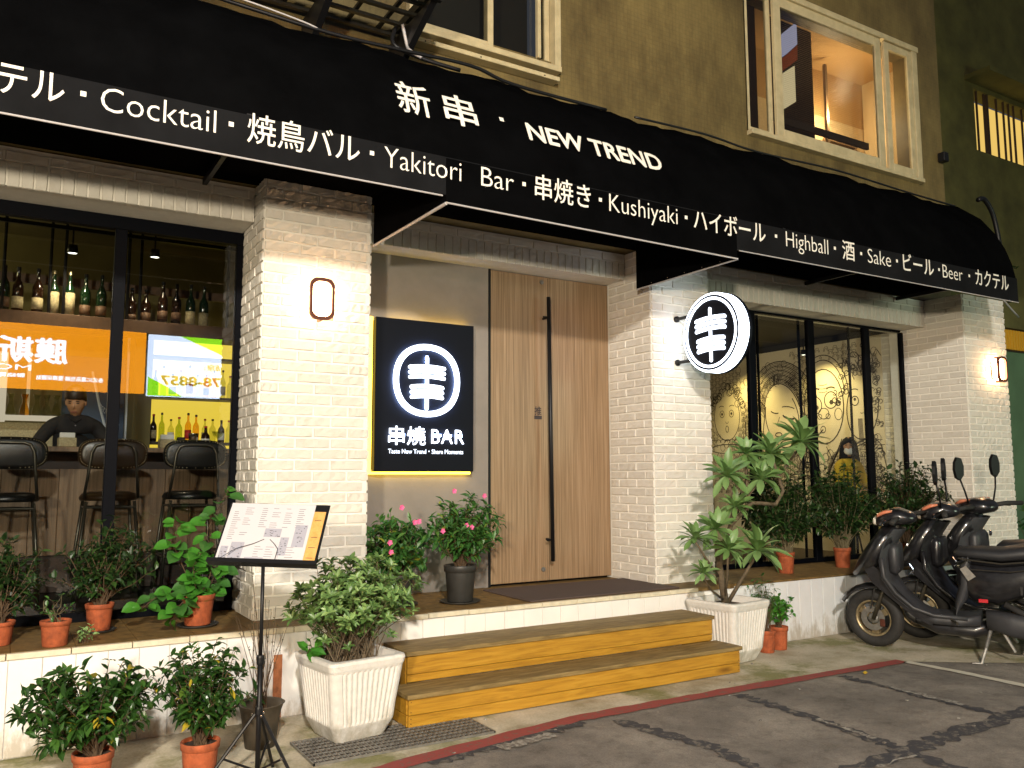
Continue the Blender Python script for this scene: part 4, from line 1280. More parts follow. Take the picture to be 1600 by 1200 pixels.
for k in range(44):
    x, z = rm.uniform(6.88, 7.02), rm.uniform(1.2, 3.2)
    ell(x, z, .028, .028, 0, 300, 8, w=.008)
for k in range(16): ml([(f4[0] + .24 - k * .03, 1.88 - .01 * k), (f4[0] + .10 - k * .012, 1.5), (f4[0] + .16 - k * .03, 1.05)], .006)
ell(6.98, 1.42, .07, .08, w=.01); ell(6.98, 1.42, .04, .05, w=.008)
for k in range(90):
    a = rm.uniform(-.1, PI + .1); r1 = rm.uniform(.38, .66)
    x0_, z0_ = f2[0] + math.cos(a) * .33, f2[1] + .06 + math.sin(a) * .47
    ml([(x0_, z0_), (f2[0] + math.cos(a + .15) * r1 * .85, f2[1] + .06 + math.sin(a + .15) * r1)], .006)
for k in range(40):
    x = f4[0] + rm.uniform(-.30, .30); z = rm.uniform(2.86, 3.2)
    ml([(x, z), (x + rm.uniform(-.08, .08), z - rm.uniform(.05, .14))], .009)
for (cx_, w_) in ((f2[0] - .5, .18), (f3[0] + .42, .16), (f4[0] - .12, .2), (f1[0] - .5, .16)):
    for k in range(30):
        z = rm.uniform(1.0, 2.0); ml([(cx_ - w_ * rm.random(), z), (cx_ + w_ * rm.random(), z + rm.uniform(-.04, .10))], .006)
# background patterns: concentric scales, hexagons, waves
def clear(x, z):
    for (cx, cz, rx, rz) in ((f1[0], f1[1], .3, .4), (f2[0], f2[1], .42, .56), (f3[0], f3[1] + .08, .44, .66), (f4[0], f4[1], .3, .48)):
        if ((x - cx) / rx) ** 2 + ((z - cz) / rz) ** 2 < 1: return False
    return True
for i in range(44):
    for j in range(22):
        x, z = 6.95 + i * .075, 1.25 + j * .095 + (i % 2) * .0475
        if z > 3.28 or not clear(x, z): continue
        zone = math.sin(x * 2.3) + math.cos(z * 2.1 + x)
        if zone > 0.35:
            for k in range(3): ell(x, z, .036 - k * .012, .075 - k * .022, 0, 180, 7, w=.0060, dst=fine)
        elif zone < -0.5:
            for k in range(2):
                s_ = .045 - .018 * k
                ml([(x - s_, z), (x - s_ / 2, z + s_ * 1.4), (x + s_ / 2, z + s_ * 1.4), (x + s_, z)], .0060, dst=fine)
        elif (i * 7 + j * 3) % 4 == 0:
            ell(x, z, .05, .06, 0, 420, 10, w=.0060, dst=fine)
for k in range(9):
    for q in range(3):
        ell(7.10 + k * .10 + q * .8, .98 + (k % 2) * .07, .06, .06, 0, 360, 10, w=.006)
lines.build('mural_line_drawing', simple('mural_ink', (0.055, 0.040, 0.025), 0.8), t, kind='stuff')
fine.build('mural_fine_pattern', simple('mural_fine_ink', (0.09, 0.07, 0.04), 0.8), t, kind='stuff')
# ceiling spots that light the mural
def track_spot(x, y, z, label, aim, power, col, size=R(80), radius=.03):
    t = thing('track_spot', label, 'ceiling spot', (x, y, z), group='track spots')
    MB().lathe([(0.001, 0.075), (0.035, 0.07), (0.045, 0.0), (0.040, -0.002), (0.038, 0.02)], (x, y, z), 16).build('housing', M['black_metal'], t, smooth=True)
    MB().lathe([(0.001, 0.004), (0.036, 0.004)], (x, y, z), 16).build('lens', M['spot_lens'], t)
    MB().tube([(x, y, z + .07), (x, y, z + .22)], 0.008, 6).build('stem', M['black_metal'], t)
    lamp('spot_light', 'SPOT', (x, y, z - .012), power, col, shadow_soft_size=radius, spot_size=size, spot_blend=0.9, aim=aim)
    return t
track_spot(9.30, 9.05, 3.16, 'ceiling spot washing the left part of the mural', (9.75, 9.08, 2.2), 110, (1.0, 0.76, 0.28), R(115))
track_spot(9.28, 7.70, 3.16, 'ceiling spot washing the right part of the mural', (9.75, 7.66, 2.2), 110, (1.0, 0.78, 0.32), R(115))
lamp('right_room_fill', 'POINT', (7.4, 8.4, 2.3), 70, (1.0, 0.78, 0.46), shadow_soft_size=.12)  # unseen fill light added to brighten the mural room

# ================================================================== PEOPLE
def body(name, joints, edges, mat, parent, sub=2):
    """one continuous skin surface; joints: list of (co, radius); root first"""
    me = bpy.data.meshes.new(name)
    me.from_pydata([j[0] for j in joints], edges, [])
    o = bpy.data.objects.new(name, me); COL.objects.link(o)
    o.modifiers.new('skin', 'SKIN'); ss = o.modifiers.new('sub', 'SUBSURF'); ss.levels = sub; ss.render_levels = sub
    sv = me.skin_vertices[0].data
    for k, j in enumerate(joints):
        r = j[1] if isinstance(j[1], tuple) else (j[1], j[1])
        sv[k].radius = r
        sv[k].use_root = (k == 0)
    bpy.context.view_layer.update()
    dg = bpy.context.evaluated_depsgraph_get()
    m2 = bpy.data.meshes.new_from_object(o.evaluated_get(dg))
    bpy.data.objects.remove(o)
    o = link(name, m2, mat, parent, world=False, smooth=True)
    if not m2.materials: m2.materials.append(mat)
    else: m2.materials[0] = mat
    return o
def head(t, c, s, yaw, hairmat=None, mask=False, hood=False, pitch=0):
    """ellipsoid-based head with brow, nose, mouth, ears and hair; faces -y before yaw"""
    q = Matrix.Translation(c) @ Euler((pitch, 0, yaw)).to_matrix().to_4x4()
    m = MB()
    rings = []
    for i in range(13):
        u = i / 12; z = -0.125 + 0.245 * u
        w = 0.073 * math.sin(PI * min(1, max(0.03, u * .93 + .05))) ** .55 * (0.72 + .36 * min(1, u * 1.6) if u < .6 else 1.0)
        d = 0.092 * math.sin(PI * min(1, max(0.03, u * .93 + .05))) ** .5
        ring = []
        for k in range(20):
            a = 2 * PI * k / 20
            x, y = w * math.cos(a), d * math.sin(a)
            if math.sin(a) < 0:
                y *= 0.92
                if abs(math.cos(a)) < .25 and .36 < u < .56: y -= 0.018 * (1 - abs(u - .42) / .2)
                if .5 < u < .6 and .2 < abs(math.cos(a)) < .6: y += 0.008
            ring.append(q @ Vector((x * s, y * s, z * s)))
        rings.append(ring)
    m.loft(rings); m.build('head', M['skin'], t, world=False, smooth=True)
    hm = hairmat or M['hair']
    m = MB(); rings = []
    for i in range(9):
        u = i / 8; z = (0.0 + .145 * u) if not hood else (-.19 + .315 * u)
        w = (0.083 if not hood else .125 - .02 * u) * math.sqrt(max(0.02, 1 - (u * .97) ** 3.2)); dpt = (0.103 if not hood else .13) * math.sqrt(max(0.02, 1 - (u * .97) ** 3.2))
        ring = []
        for k in range(20):
            a = 2 * PI * k / 20
            x, y = w * math.cos(a), dpt * math.sin(a) + (.008 if not hood else .03)
            front = 1 if math.sin(a) < -.1 else 0
            zz = z + (front * (.048 if not hood else .09) * (1 - u) if True else 0)
            if front and hood: y = max(y, -.075 + .03 * (u < .55))
            ring.append(q @ Vector((x * s, y * s, zz * s)))
        rings.append(ring)
    m.loft(rings); m.build('hood' if hood else 'hair', hm, t, world=False, smooth=True)
    for sx in (-1, 1):
        m = MB(); m.sphere((0, 0, 0), 0.022 * s, 8, 6, (.4, .8, 1.4)); m.v = [tuple(q @ (Vector(v) + Vector((sx * .074 * s, .008 * s, -.005 * s)))) for v in m.v]
        if not hood: m.build('ear', M['skin'], t, world=False, smooth=True)
        m = MB(); m.sphere((0, 0, 0), 0.0085 * s, 8, 6, (1.5, .6, .45)); m.v = [tuple(q @ (Vector(v) + Vector((sx * .030 * s, -.080 * s, .012 * s)))) for v in m.v]
        m.build('eye', M['ink_dark'], t, world=False, smooth=True)
        m = MB(); m.sphere((0, 0, 0), 0.012 * s, 8, 6, (1.4, .45, .26)); m.v = [tuple(q @ (Vector(v) + Vector((sx * .030 * s, -.083 * s, .030 * s)))) for v in m.v]
        m.build('eyebrow', M['hair'], t, world=False, smooth=True)
    if not mask:
        m = MB(); m.sphere((0, 0, 0), 0.013 * s, 8, 6, (.8, 1.1, 1.7)); m.v = [tuple(q @ (Vector(v) + Vector((0, -.092 * s, -.012 * s)))) for v in m.v]
        m.build('nose', M['skin'], t, world=False, smooth=True)
    if mask:
        m = MB(); m.sphere((0, 0, 0), 0.058 * s, 10, 8, (1.05, .72, .9)); m.v = [tuple(q @ (Vector(v) + Vector((0, -.055 * s, -.055 * s)))) for v in m.v]
        m.build('face_mask', M['mask'], t, world=False, smooth=True)
    else:
        m = MB(); m.box(-.024 * s, .024 * s, -.088 * s, -.078 * s, -.066 * s, -.058 * s); m.v = [tuple(q @ Vector(v)) for v in m.v]
        m.build('mouth', simple('lips', (0.30, 0.10, 0.07), 0.6), t, world=False)
def hand(t, wrist, dirn, palm_n, s=1.0, curl=0.6):
    d = Vector(dirn).normalized(); n = Vector(palm_n).normalized(); sd = d.cross(n).normalized()
    w = Vector(wrist)
    J = [(w, .020), (w + d * .05 * s, (.030, .014))]
    E = [(0, 1)]
    J[0] = (J[0][0], .022)
    for k, (off, ln) in enumerate(((-.027, .068), (-.009, .078), (.010, .074), (.027, .058))):
        b = w + d * .085 * s + sd * off * s
        i0 = len(J); J.append((b, .0105)); E.append((1, i0))
        p1 = b + (d * .9 + n * .35 * curl) * ln * .5 * s; p2 = p1 + (d * .4 + n * .9 * curl) * ln * .5 * s
        J.append((p1, .009)); E.append((i0, i0 + 1)); J.append((p2, .007)); E.append((i0 + 1, i0 + 2))
    i0 = len(J); tb = w + d * .03 * s - sd * .034 * s
    J.append((tb, .012)); E.append((1, i0)); J.append((tb + (d * .7 - sd * .6 + n * .4) * .045 * s, .009)); E.append((i0, i0 + 1))
    return body('hand', J, E, M['skin'], t, 1)

# bartender behind the counter
bx, by, fz = 0.50, 8.35, 0.62
t = thing('person', 'bartender in a black shirt leaning over the bar counter with his head bent', 'person', (bx, by, fz))
J = [((0, .02, .98), (.15, .11)), ((0, 0, 1.15), (.155, .11)), ((0, -.03, 1.30), (.18, .12)), ((.01, -.05, 1.40), (.13, .09)), ((.01, -.07, 1.445), (.062, .062)),
     ((-.17, -.05, 1.36), .072), ((-.30, -.14, 1.17), .052), ((-.36, -.33, 1.09), .040),
     ((.20, -.03, 1.35), .072), ((.29, -.10, 1.14), .052), ((.20, -.30, 1.08), .042),
     ((-.09, .03, .86), .10), ((-.10, .0, .45), .075), ((-.10, .02, .06), .055), ((.09, .03, .86), .10), ((.10, .0, .45), .075), ((.10, .02, .06), .055)]
E_ = [(0, 1), (1, 2), (2, 3), (3, 4), (3, 5), (5, 6), (6, 7), (3, 8), (8, 9), (9, 10), (0, 11), (11, 12), (12, 13), (0, 14), (14, 15), (15, 16)]
body('clothed_body', J, E_, M['black_cloth'], t)
body('neck', [((.01, -.07, 1.43), .055), ((.01, -.09, 1.53), .052)], [(0, 1)], M['skin'], t)
head(t, Vector((.005, -.125, 1.565)), 1.04, R(-14), pitch=R(20))
body('forearm', [((-.345, -.29, 1.10), .040), ((-.37, -.40, 1.085), .034), ((-.375, -.47, 1.085), .027)], [(0, 1), (1, 2)], M['skin'], t)
MB().tube([(-.055, -.10, 1.44), (-.02, -.145, 1.415), (.01, -.15, 1.39), (.04, -.145, 1.415), (.075, -.10, 1.44)], .012, 6).build('collar', M['black_cloth'], t, world=False, smooth=True)
for z in (1.36, 1.28, 1.20): MB().sphere((.01, -.150 + (1.36 - z) * .12, z), .006, 6, 4).build('button', M['ink_pale'], t, world=False)
hand(t, (-.378, -.49, 1.085), (-.1, -1, -.05), (0, 0, -1), 1.0)
body('forearm', [((.205, -.28, 1.085), .040), ((.16, -.38, 1.08), .034), ((.12, -.46, 1.08), .027)], [(0, 1), (1, 2)], M['skin'], t)
hand(t, (.11, -.48, 1.08), (-.3, -1, -.05), (0, 0, -1), 1.0)
o = MB().box(-.045, .045, -.03, .03, 0, .035, .008).build('red_cloth', M['red_plastic'], world=False); o.location = (0.07, 7.86, 1.776)
tag(o, 'small red cloth lying on the bar counter by the bartender hand', 'cloth')
# seated guest in yellow with a dark cap and white mask
t = thing('person', 'seated guest in a yellow jacket with a dark hood and white face mask', 'person', (9.22, 7.02, 0.64))
J = [((0, 0, .50), (.15, .12)), ((0, 0, .72), (.16, .12)), ((0, 0, .96), (.18, .12)), ((0, 0, 1.05), (.12, .09)), ((0, 0, 1.10), (.06, .06)),
     ((-.18, 0, 1.0), .075), ((-.25, -.05, .78), .058), ((-.20, -.24, .70), .045), ((.18, 0, 1.0), .075), ((.25, -.05, .78), .058), ((.20, -.24, .70), .045),
     ((-.10, -.40, .48), .075), ((-.10, -.42, .05), .05), ((.10, -.40, .48), .075), ((.10, -.42, .05), .05)]
E_ = [(0, 1), (1, 2), (2, 3), (3, 4), (3, 5), (5, 6), (6, 7), (3, 8), (8, 9), (9, 10), (0, 11), (11, 12), (0, 13), (13, 14)]
body('yellow_jacket', J, E_, M['yellow_cloth'], t)
head(t, Vector((0, -.02, 1.25)), 1.0, R(-55), mask=True, hood=True, hairmat=M['black_cloth'])
hand(t, (-.19, -.27, .70), (.2, -1, 0), (0, 0, -1)); hand(t, (.19, -.27, .70), (-.2, -1, 0), (0, 0, -1))
# table and stool for the guest
tt = thing('small_table', 'small dark table in front of the seated guest', 'table', (9.0, 6.72, 0.5))
MB().box(8.5, 9.35, 6.62, 6.90, 1.16, 1.19).build('table_top', M['dark_brown'], tt)
MB().tube([(8.9, 6.76, .5), (8.9, 6.76, 1.16)], .03, 8).build('table_leg', M['black_metal'], tt)
tt = thing('stool', 'dark stool under the seated guest', 'stool', (9.22, 7.04, .5))
MB().lathe([(.001, .44), (.16, .44), (.17, .40), (.001, .39)], (9.22, 7.04, .5), 18).build('seat', M['leather'], tt)
for a in range(4):
    MB().tube([(9.22 + .08 * math.cos(a * PI / 2 + .7), 7.04 + .08 * math.sin(a * PI / 2 + .7), .9), (9.22 + .15 * math.cos(a * PI / 2 + .7), 7.04 + .15 * math.sin(a * PI / 2 + .7), .5)], .012, 6).build('leg', M['black_metal'], tt)
# ================================================================== BAR WINDOW (left room)
M['bar_glass'] = glass('bar_glass', (0.80, 0.82, 0.82), 1.62)
w = thing('bar_window', 'large black framed shop window of the bar on the left', 'window', (0.4, 6.50, 0.57))
for x0, x1 in ((0.594, 0.672), (1.440, 1.487), (-0.95, -0.88)):
    MB().box(x0, x1, 6.46, 6.53, 0.569, 3.30, .003).build('mullion', M['frame'], w)
MB().box(-2.5, 1.487, 6.465, 6.53, 3.303, 3.396).build('frame_head', M['frame'], w)
MB().box(-2.5, 1.440, 6.465, 6.53, 0.569, 0.63).build('frame_sill', M['frame'], w)
for x0, x1 in ((-2.5, -.95), (-.88, .594), (.672, 1.440)):
    MB().box(x0, x1, 6.490, 6.498, 0.63, 3.303).build('pane', M['bar_glass'], w)
struct(MB().box(-4.5, 2.35, 6.61, 10.0, 0.5, 0.62).build('bar_floor', M['room_dark']))
struct(MB().box(-4.5, 2.35, 6.61, 10.0, 3.95, 4.0).build('bar_ceiling', M['room_wall']))
struct(MB().box(-4.5, 2.35, 9.60, 9.7, 0.6, 3.95).build('bar_back_wall', M['room_wall']))
struct(MB().box(2.2, 2.28, 6.61, 9.6, 0.6, 3.95).build('bar_side_wall', M['room_dark']))
struct(MB().box(-4.5, -4.4, 6.61, 9.6, 0.6, 3.95).build('bar_far_wall', M['room_dark']))
# counter
t = thing('bar_counter', 'long wooden bar counter with a vertical board front behind the bar window', 'counter', (0, 7.8, 0.62))
MB().box(-3.2, 2.19, 7.48, 8.02, 1.735, 1.775, .004).build('counter_top', M['bar_wood'], t)
MB().box(-3.2, 2.19, 7.70, 7.98, 0.63, 1.73).build('counter_body', M['dark_brown'], t)
bd = MB().box(0, .196, 7.672, 7.698, .92, 1.60, .002).mesh('front_board'); bd.materials.append(M['bar_wood'])
for k in range(26):
    o = bpy.data.objects.new('front_board', bd); COL.objects.link(o); o.parent = t
    o.location = Vector((-3.0 + k * .199, 0, 0)) - origin_of(t)
# stools
def stool(x, y, mat, label, rot=0.0):
    t = thing('bar_stool', label, 'bar stool', (x, y, 0.62), rot, 'bar stools along the counter')
    # padded oval back, facing the street
    m = MB(); n = 28
    def oval(w, h, y_, n=28):
        return [(w * (abs(math.cos(2 * PI * k / n)) ** .55) * (1 if math.cos(2 * PI * k / n) >= 0 else -1), y_, 1.09 + h * (abs(math.sin(2 * PI * k / n)) ** .7) * (1 if math.sin(2 * PI * k / n) >= 0 else -1)) for k in range(n)]
    m.loft([oval(.20, .085, -.235), oval(.235, .112, -.225), oval(.24, .117, -.205), oval(.235, .112, -.18), oval(.20, .085, -.165)])
    m.build('backrest', mat, t, world=False, smooth=True)
    st = MB()
    for (a, b_, c_) in oval(.226, .105, -.230, 56): st.sphere((a, b_, c_), .0048, 5, 4)
    st.build('studs', M['brass'], t, world=False, smooth=True)
    m = MB().tube([(-.185, -.19, .76), (-.165, -.245, .95), (-.150, -.248, 1.10), (-.125, -.249, 1.15), (-.08, -.249, 1.165), (.08, -.249, 1.165), (.125, -.249, 1.15), (.150, -.248, 1.10), (.165, -.245, .95), (.185, -.19, .76)], .011, 8)
    m.build('back_frame', M['pipe_metal'], t, world=False, smooth=True)
    m = MB().lathe([(.001, .80), (.15, .805), (.19, .79), (.205, .765), (.20, .74), (.001, .735)], (0, 0, 0), 28)
    m.build('seat', mat, t, world=False, smooth=True)
    for sx in (-1, 1):
        for sy in (-1, 1):
            MB().tube([(.165 * sx, .16 * sy, .735), (.20 * sx, .195 * sy, .35), (.225 * sx, .22 * sy, 0)], .012, 8).build('leg', M['pipe_metal'], t, world=False, smooth=True)
    for z, r_ in ((.30, .205), (.69, .17)):
        MB().tube([(-r_, -r_, z), (r_, -r_, z), (r_, r_, z), (-r_, r_, z), (-r_, -r_, z)], .008, 6).build('foot_ring', M['pipe_metal'], t, world=False)
    return t
stool(1.29, 7.20, M['leather'], 'black leather bar stool with studded back, rightmost at the counter')
stool(0.70, 7.20, M['brown_reflection_and_trim'], 'black leather bar stool coloured brown for its reflection, behind the black window post')
stool(0.03, 7.20, M['leather'], 'black leather bar stool at the left edge of the picture')
# beam shelf with sake bottles
t = thing('bottle_shelf', 'high brown beam shelf above the bar carrying sake bottles', 'shelf', (0.4, 8.1, 2.80))
MB().box(-3.2, 2.05, 8.0, 8.34, 2.80, 2.915, .004).build('beam', M['beam_wood'], t)
MB().box(-3.2, 2.05, 8.335, 8.36, 3.22, 3.30).build('back_rail', M['beam_wood'], t)
for x in (-.09, .25, .36, .86, .96, 1.72):
    MB().tube([(x, 8.06, 2.915), (x, 8.06, 3.95)], .014, 6).build('hanger_rod', M['black_metal'], t)
for x0, x1, z in ((-3.0, 2.0, 3.60),):
    MB().box(x0, x1, 7.80, 7.83, z, z + .03).build('track_rail', M['black_metal'], t)
def bottle(x, y, z, h, r, mat, label, grp, lab=None, capmat=None, k=0):
    t = thing('bottle', label, 'bottle', (x, y, z), group=grp)
    prof = [(.001, 0), (r, 0.004), (r, h * .52), (r * .93, h * .60), (r * .36, h * .74), (r * .32, h * .93), (r * .36, h * .94), (r * .36, h), (.001, h)]
    MB().lathe(prof, (0, 0, 0), 14).build('glass_body', mat, t, world=False, smooth=True)
    if lab:
        MB().lathe([(r * 1.02, h * lab[0]), (r * 1.02, h * lab[1])], (0, 0, 0), 14).build('label', lab[2], t, world=False, smooth=True)
    if capmat:
        MB().lathe([(r * .38, h * .93), (r * .38, h * 1.005), (.001, h * 1.01)], (0, 0, 0), 10).build('cap', capmat, t, world=False)
    return t
G_ = 'sake bottles on the beam shelf'
specs = [(-.08, 'dark_glass_bottle', (.08, .30), 'dark sake bottle at the left edge of the beam shelf'),
         (.02, 'brown_bottle', (.08, .34), 'brown sake bottle with a small crest label, second on the beam shelf'),
         (.165, 'brown_bottle', (.08, .34), 'dark brown sake bottle standing left of the two wide labelled ones'),
         (.285, 'dark_glass_bottle', (.03, .52), 'sake bottle with a wide cream label, left of the pair'),
         (.405, 'dark_glass_bottle', (.03, .52), 'sake bottle with a wide cream label, right of the pair'),
         (.53, 'dark_glass_bottle', (.06, .28), 'green sake bottle with a bright highlight left of the window post'),
         (.655, 'dark_glass_bottle', (.06, .28), 'green sake bottle next to the black window post'),
         (.79, 'brown_bottle', (.05, .2), 'dark sake bottle just right of the window post'),
         (.90, 'brown_bottle', (.05, .2), 'short dark bottle between the hanger rods'),
         (1.02, 'brown_bottle', (.05, .3), 'dark bottle left of the tall black pair on the beam shelf'),
         (1.16, 'brown_bottle', (.1, .3), 'tall black sake bottle, first of four right of the rods'),
         (1.28, 'brown_bottle', (.1, .3), 'tall black sake bottle, second of four right of the rods'),
         (1.40, 'dark_glass_bottle', (.03, .35), 'green sake bottle with brown label, third of four right of the rods'),
         (1.52, 'dark_glass_bottle', (.03, .35), 'green sake bottle with brown label, fourth of four right of the rods')]
for k, (x, mt, lb, lab) in enumerate(specs):
    sh = .30 if k in (7, 8, 9) else .385
    bottle(x, 8.10 + (.02 * (k % 2)), 2.916, sh, .043, M[mt], lab, G_, (lb[0], lb[1], M['label_paper'] if lb[1] > .3 else M['beam_wood'] if k < 12 else M['brown_reflection_and_trim']), M['brass'] if k in (3, 4) else M['black_metal'])
# lit back bar on the right
t = thing('back_bar', 'yellow backlit bottle shelves at the right end of the bar', 'shelf', (1.6, 9.2, 1.7))
MB().box(1.22, 2.19, 9.30, 9.34, 1.80, 3.0).build('backlit_panel', M['barlight'], t)
MB().box(1.20, 2.19, 9.05, 9.29, 2.325, 2.350).build('shelf_board', M['dark_brown'], t)
MB().box(1.20, 2.19, 9.05, 9.29, 1.86, 1.885).build('shelf_board', M['dark_brown'], t)
MB().box(1.20, 2.19, 9.05, 9.29, 2.74, 2.76).build('shelf_board', M['dark_brown'], t)
MB().box(1.05, 1.215, 8.95, 9.60, .62, 3.2).build('side_panel', M['room_wall'], t)
rb = random.Random(12)
cols = ['glowing yellow', 'clear', 'amber', 'pale green', 'dark', 'golden', 'honey coloured', 'straw coloured', 'squat clear', 'slim clear']
M['amber_bottle'] = glass('amber_bottle', (0.90, 0.66, 0.22), 1.4, 0.05)
M['green_bottle'] = glass('green_bottle', (0.66, 0.74, 0.30), 1.4, 0.05)
bm_ = ['clear_bottle', 'clear_bottle', 'amber_bottle', 'green_bottle', 'brown_bottle', 'amber_bottle', 'clear_bottle', 'clear_bottle', 'clear_bottle', 'green_bottle']
for row, z in ((0, 1.886), (1, 2.351)):
    for k in range(10):
        x = 1.27 + k * .083
        mt = bm_[(k * 3 + row * 4 + (4 if k == 0 and row == 0 else 0)) % 10]
        if row == 0 and k == 0: mt = 'brown_bottle'
        bottle(x, 9.15 + .03 * (k % 2), z, rb.uniform(.23, .33), rb.uniform(.028, .036), M[mt], 'backlit liquor bottle, %s from the left on the %s yellow lit bar shelf' % (['first', 'second', 'third', 'fourth', 'fifth', 'sixth', 'seventh', 'eighth', 'ninth', 'tenth'][k], ['lower', 'upper'][row]), 'backlit bottles at the bar',
               (.12, .42, [M['label_paper'], M['red_label'], M['mask']][k % 3]) if k % 2 == 0 else None, [M['red_label'], M['black_metal'], M['brown_reflection_and_trim']][k % 3])
# white lit glass shelf at the left with decanters
t = thing('glass_shelf', 'white lit shelf with glass decanters behind the bartender', 'shelf', (0.0, 9.0, 1.9))
MB().box(-3.0, 0.42, 8.9, 9.12, 2.06, 2.10).build('shelf_board', M['white_glow'], t)
MB().box(-3.0, -0.02, 9.50, 9.58, 1.70, 2.75).build('lit_panel', M['white_glow'], t)
MB().box(0.14, 0.17, 9.10, 9.14, 2.1, 2.75).build('upright', M['mask'], t)
MB().box(-3.0, 0.45, 9.2, 9.24, .62, 2.05).build('back_cabinet', M['label_paper'], t)
dm = None
for k, x in enumerate((-.12, 0.02, .13, .23, .31, .39)):
    t = thing('decanter', ['round bellied decanter at the left edge of the lit shelf', 'hourglass decanter on the lit shelf', 'amber filled decanter on the lit shelf', 'tall waisted decanter on the lit shelf', 'upturned stemmed glass on the lit shelf', 'clear tumbler beside the bartender shoulder'][k], 'glassware', (x, 9.0, 2.101), group='glassware on the lit shelf')
    MB().lathe([(.03, 0), (.042, .02), (.035, .07), (.018, .12), (.020, .16), (.034, .20), (.030, .20), (.016, .16)], (0, 0, 0), 14).build('glass_body', M['amber_bottle'] if k == 2 else M['clear_bottle'], t, world=False, smooth=True)
# chalkboard
t = thing('chalkboard', 'blue chalkboard with white chalk scribble behind the bartender', 'chalkboard', (.70, 9.5, 1.5))
MB().box(.46, 1.03, 9.50, 9.56, 1.3, 2.75).build('board', M['chalkboard'], t)
c = MB()
pts = [(.80 + .014 * k * .5 + .02 * math.sin(k * 1.9), 9.495, 2.26 - .008 * k + .03 * math.cos(k * 1.9)) for k in range(26)]
c.tube(pts, .0035, 5); c.tube([(.86, 9.495, 2.0), (.90, 9.495, 1.92), (.97, 9.495, 1.91)], .004, 5); c.tube([(.72, 9.495, 2.6), (.80, 9.495, 2.25), (.87, 9.495, 2.0)], .012, 5)
c.build('chalk_writing', M['chalk'], t)
MB().box(1.035, 1.055, 9.40, 9.49, .62, 3.0).build('side_strip', M['chalk'], t)
# things on the counter
def tissue(x, y, label):
    t = thing('napkin_holder', label, 'napkin holder', (x, y, 1.776), R(8))
    MB().box(-.065, .065, -.035, .035, 0, .075, .006).build('holder_box', M['label_paper'], t, world=False)
    MB().box(-.055, .055, -.012, .012, .076, .115, .003).build('napkins', M['mask'], t, world=False)
tissue(.42, 7.62, 'napkin holder with white napkins in front of the bartender')
tissue(1.17, 7.62, 'napkin holder left of the cocktail shaker on the counter')
t = thing('cocktail_shaker', 'steel cocktail shaker on the bar counter', 'shaker', (1.40, 7.72, 1.776)); MB().lathe([(.030, 0), (.042, .13), (.043, .135), (.040, .135), (.001, .12)], (0, 0, 0), 18).build('tin', M['chrome'], t, world=False, smooth=True)
t = thing('black_box', 'small black box left of the cocktail shaker', 'box', (1.30, 7.74, 1.776)); MB().box(-.03, .03, -.03, .03, 0, .10, .003).build('box_body', M['black_metal'], t, world=False)
bottle(1.50, 7.72, 1.776, .20, .036, M['brown_bottle'], 'squat brown bottle with a white label standing on the counter', 'bottles on the counter', (.1, .45, M['mask']), M['red_label'])
t = thing('cocktail_glass', 'wide stemmed cocktail glass on the counter by the right window frame', 'glass', (1.60, 7.70, 1.776)); MB().lathe([(.035, 0), (.004, .008), (.004, .09), (.04, .12), (.052, .155), (.050, .155), (.002, .10)], (0, 0, 0), 18).build('glass_body', M['clear_bottle'], t, world=False, smooth=True)
# track spots over the bar
track_spot(.395, 7.80, 3.40, 'lit ceiling spot over the left part of the bar', (.30, 8.7, 1.8), 45, (1.0, .80, .50), R(95))
track_spot(1.035, 7.80, 3.45, 'lit ceiling spot over the right part of the bar', (1.2, 8.0, 1.7), 30, (1.0, .80, .50), R(95))
lamp('bar_room_bulb', 'POINT', (-1.2, 8.5, 3.5), 40, (1.0, .85, .40), shadow_soft_size=.15)

# ================================================================== WOODEN STEPS
t = thing('wooden_steps', 'two wide varnished wooden box steps leading up to the door platform', 'steps', (3.6, 5.2, 0))
def board(name, x0, x1, y0, y1, z0, z1, mat):
    m = MB().box(x0, x1, y0, y1, z0, z1, 0.003)
    me = m.mesh(name)
    o = link(name, me, mat, t)
    return o
board('riser_board', 2.20, 5.02, 4.895, 4.915, 0.008, 0.078, M['step_wood'])
board('riser_board', 2.20, 5.02, 4.893, 4.915, 0.081, 0.176, M['step_wood'])
board('tread_board', 2.185, 5.035, 4.875, 5.165, 0.178, 0.206, M['tread_wood'])
board('side_board', 2.196, 2.216, 4.917, 5.54, 0.008, 0.078, M['step_wood'])
board('side_board', 2.194, 2.216, 4.917, 5.54, 0.081, 0.176, M['step_wood'])
board('side_board', 5.000, 5.02, 4.917, 5.54, 0.008, 0.176, M['step_wood'])
board('riser_board', 2.31, 5.00, 5.168, 5.19, 0.208, 0.255, M['step_wood'])
board('riser_board', 2.31, 5.00, 5.166, 5.19, 0.258, 0.374, M['step_wood'])
board('tread_board', 2.295, 5.012, 5.148, 5.540, 0.376, 0.404, M['tread_wood'])
board('side_board', 2.306, 2.326, 5.192, 5.54, 0.178, 0.374, M['step_wood'])
board('side_board', 4.985, 5.005, 5.192, 5.54, 0.178, 0.374, M['step_wood'])
for x in (2.215, 5.005):
    for z in (.03, .06, .10, .16): MB().sphere((x, 4.893, z), 0.0035, 6, 4).build('nail', M['dark_brown'], t)

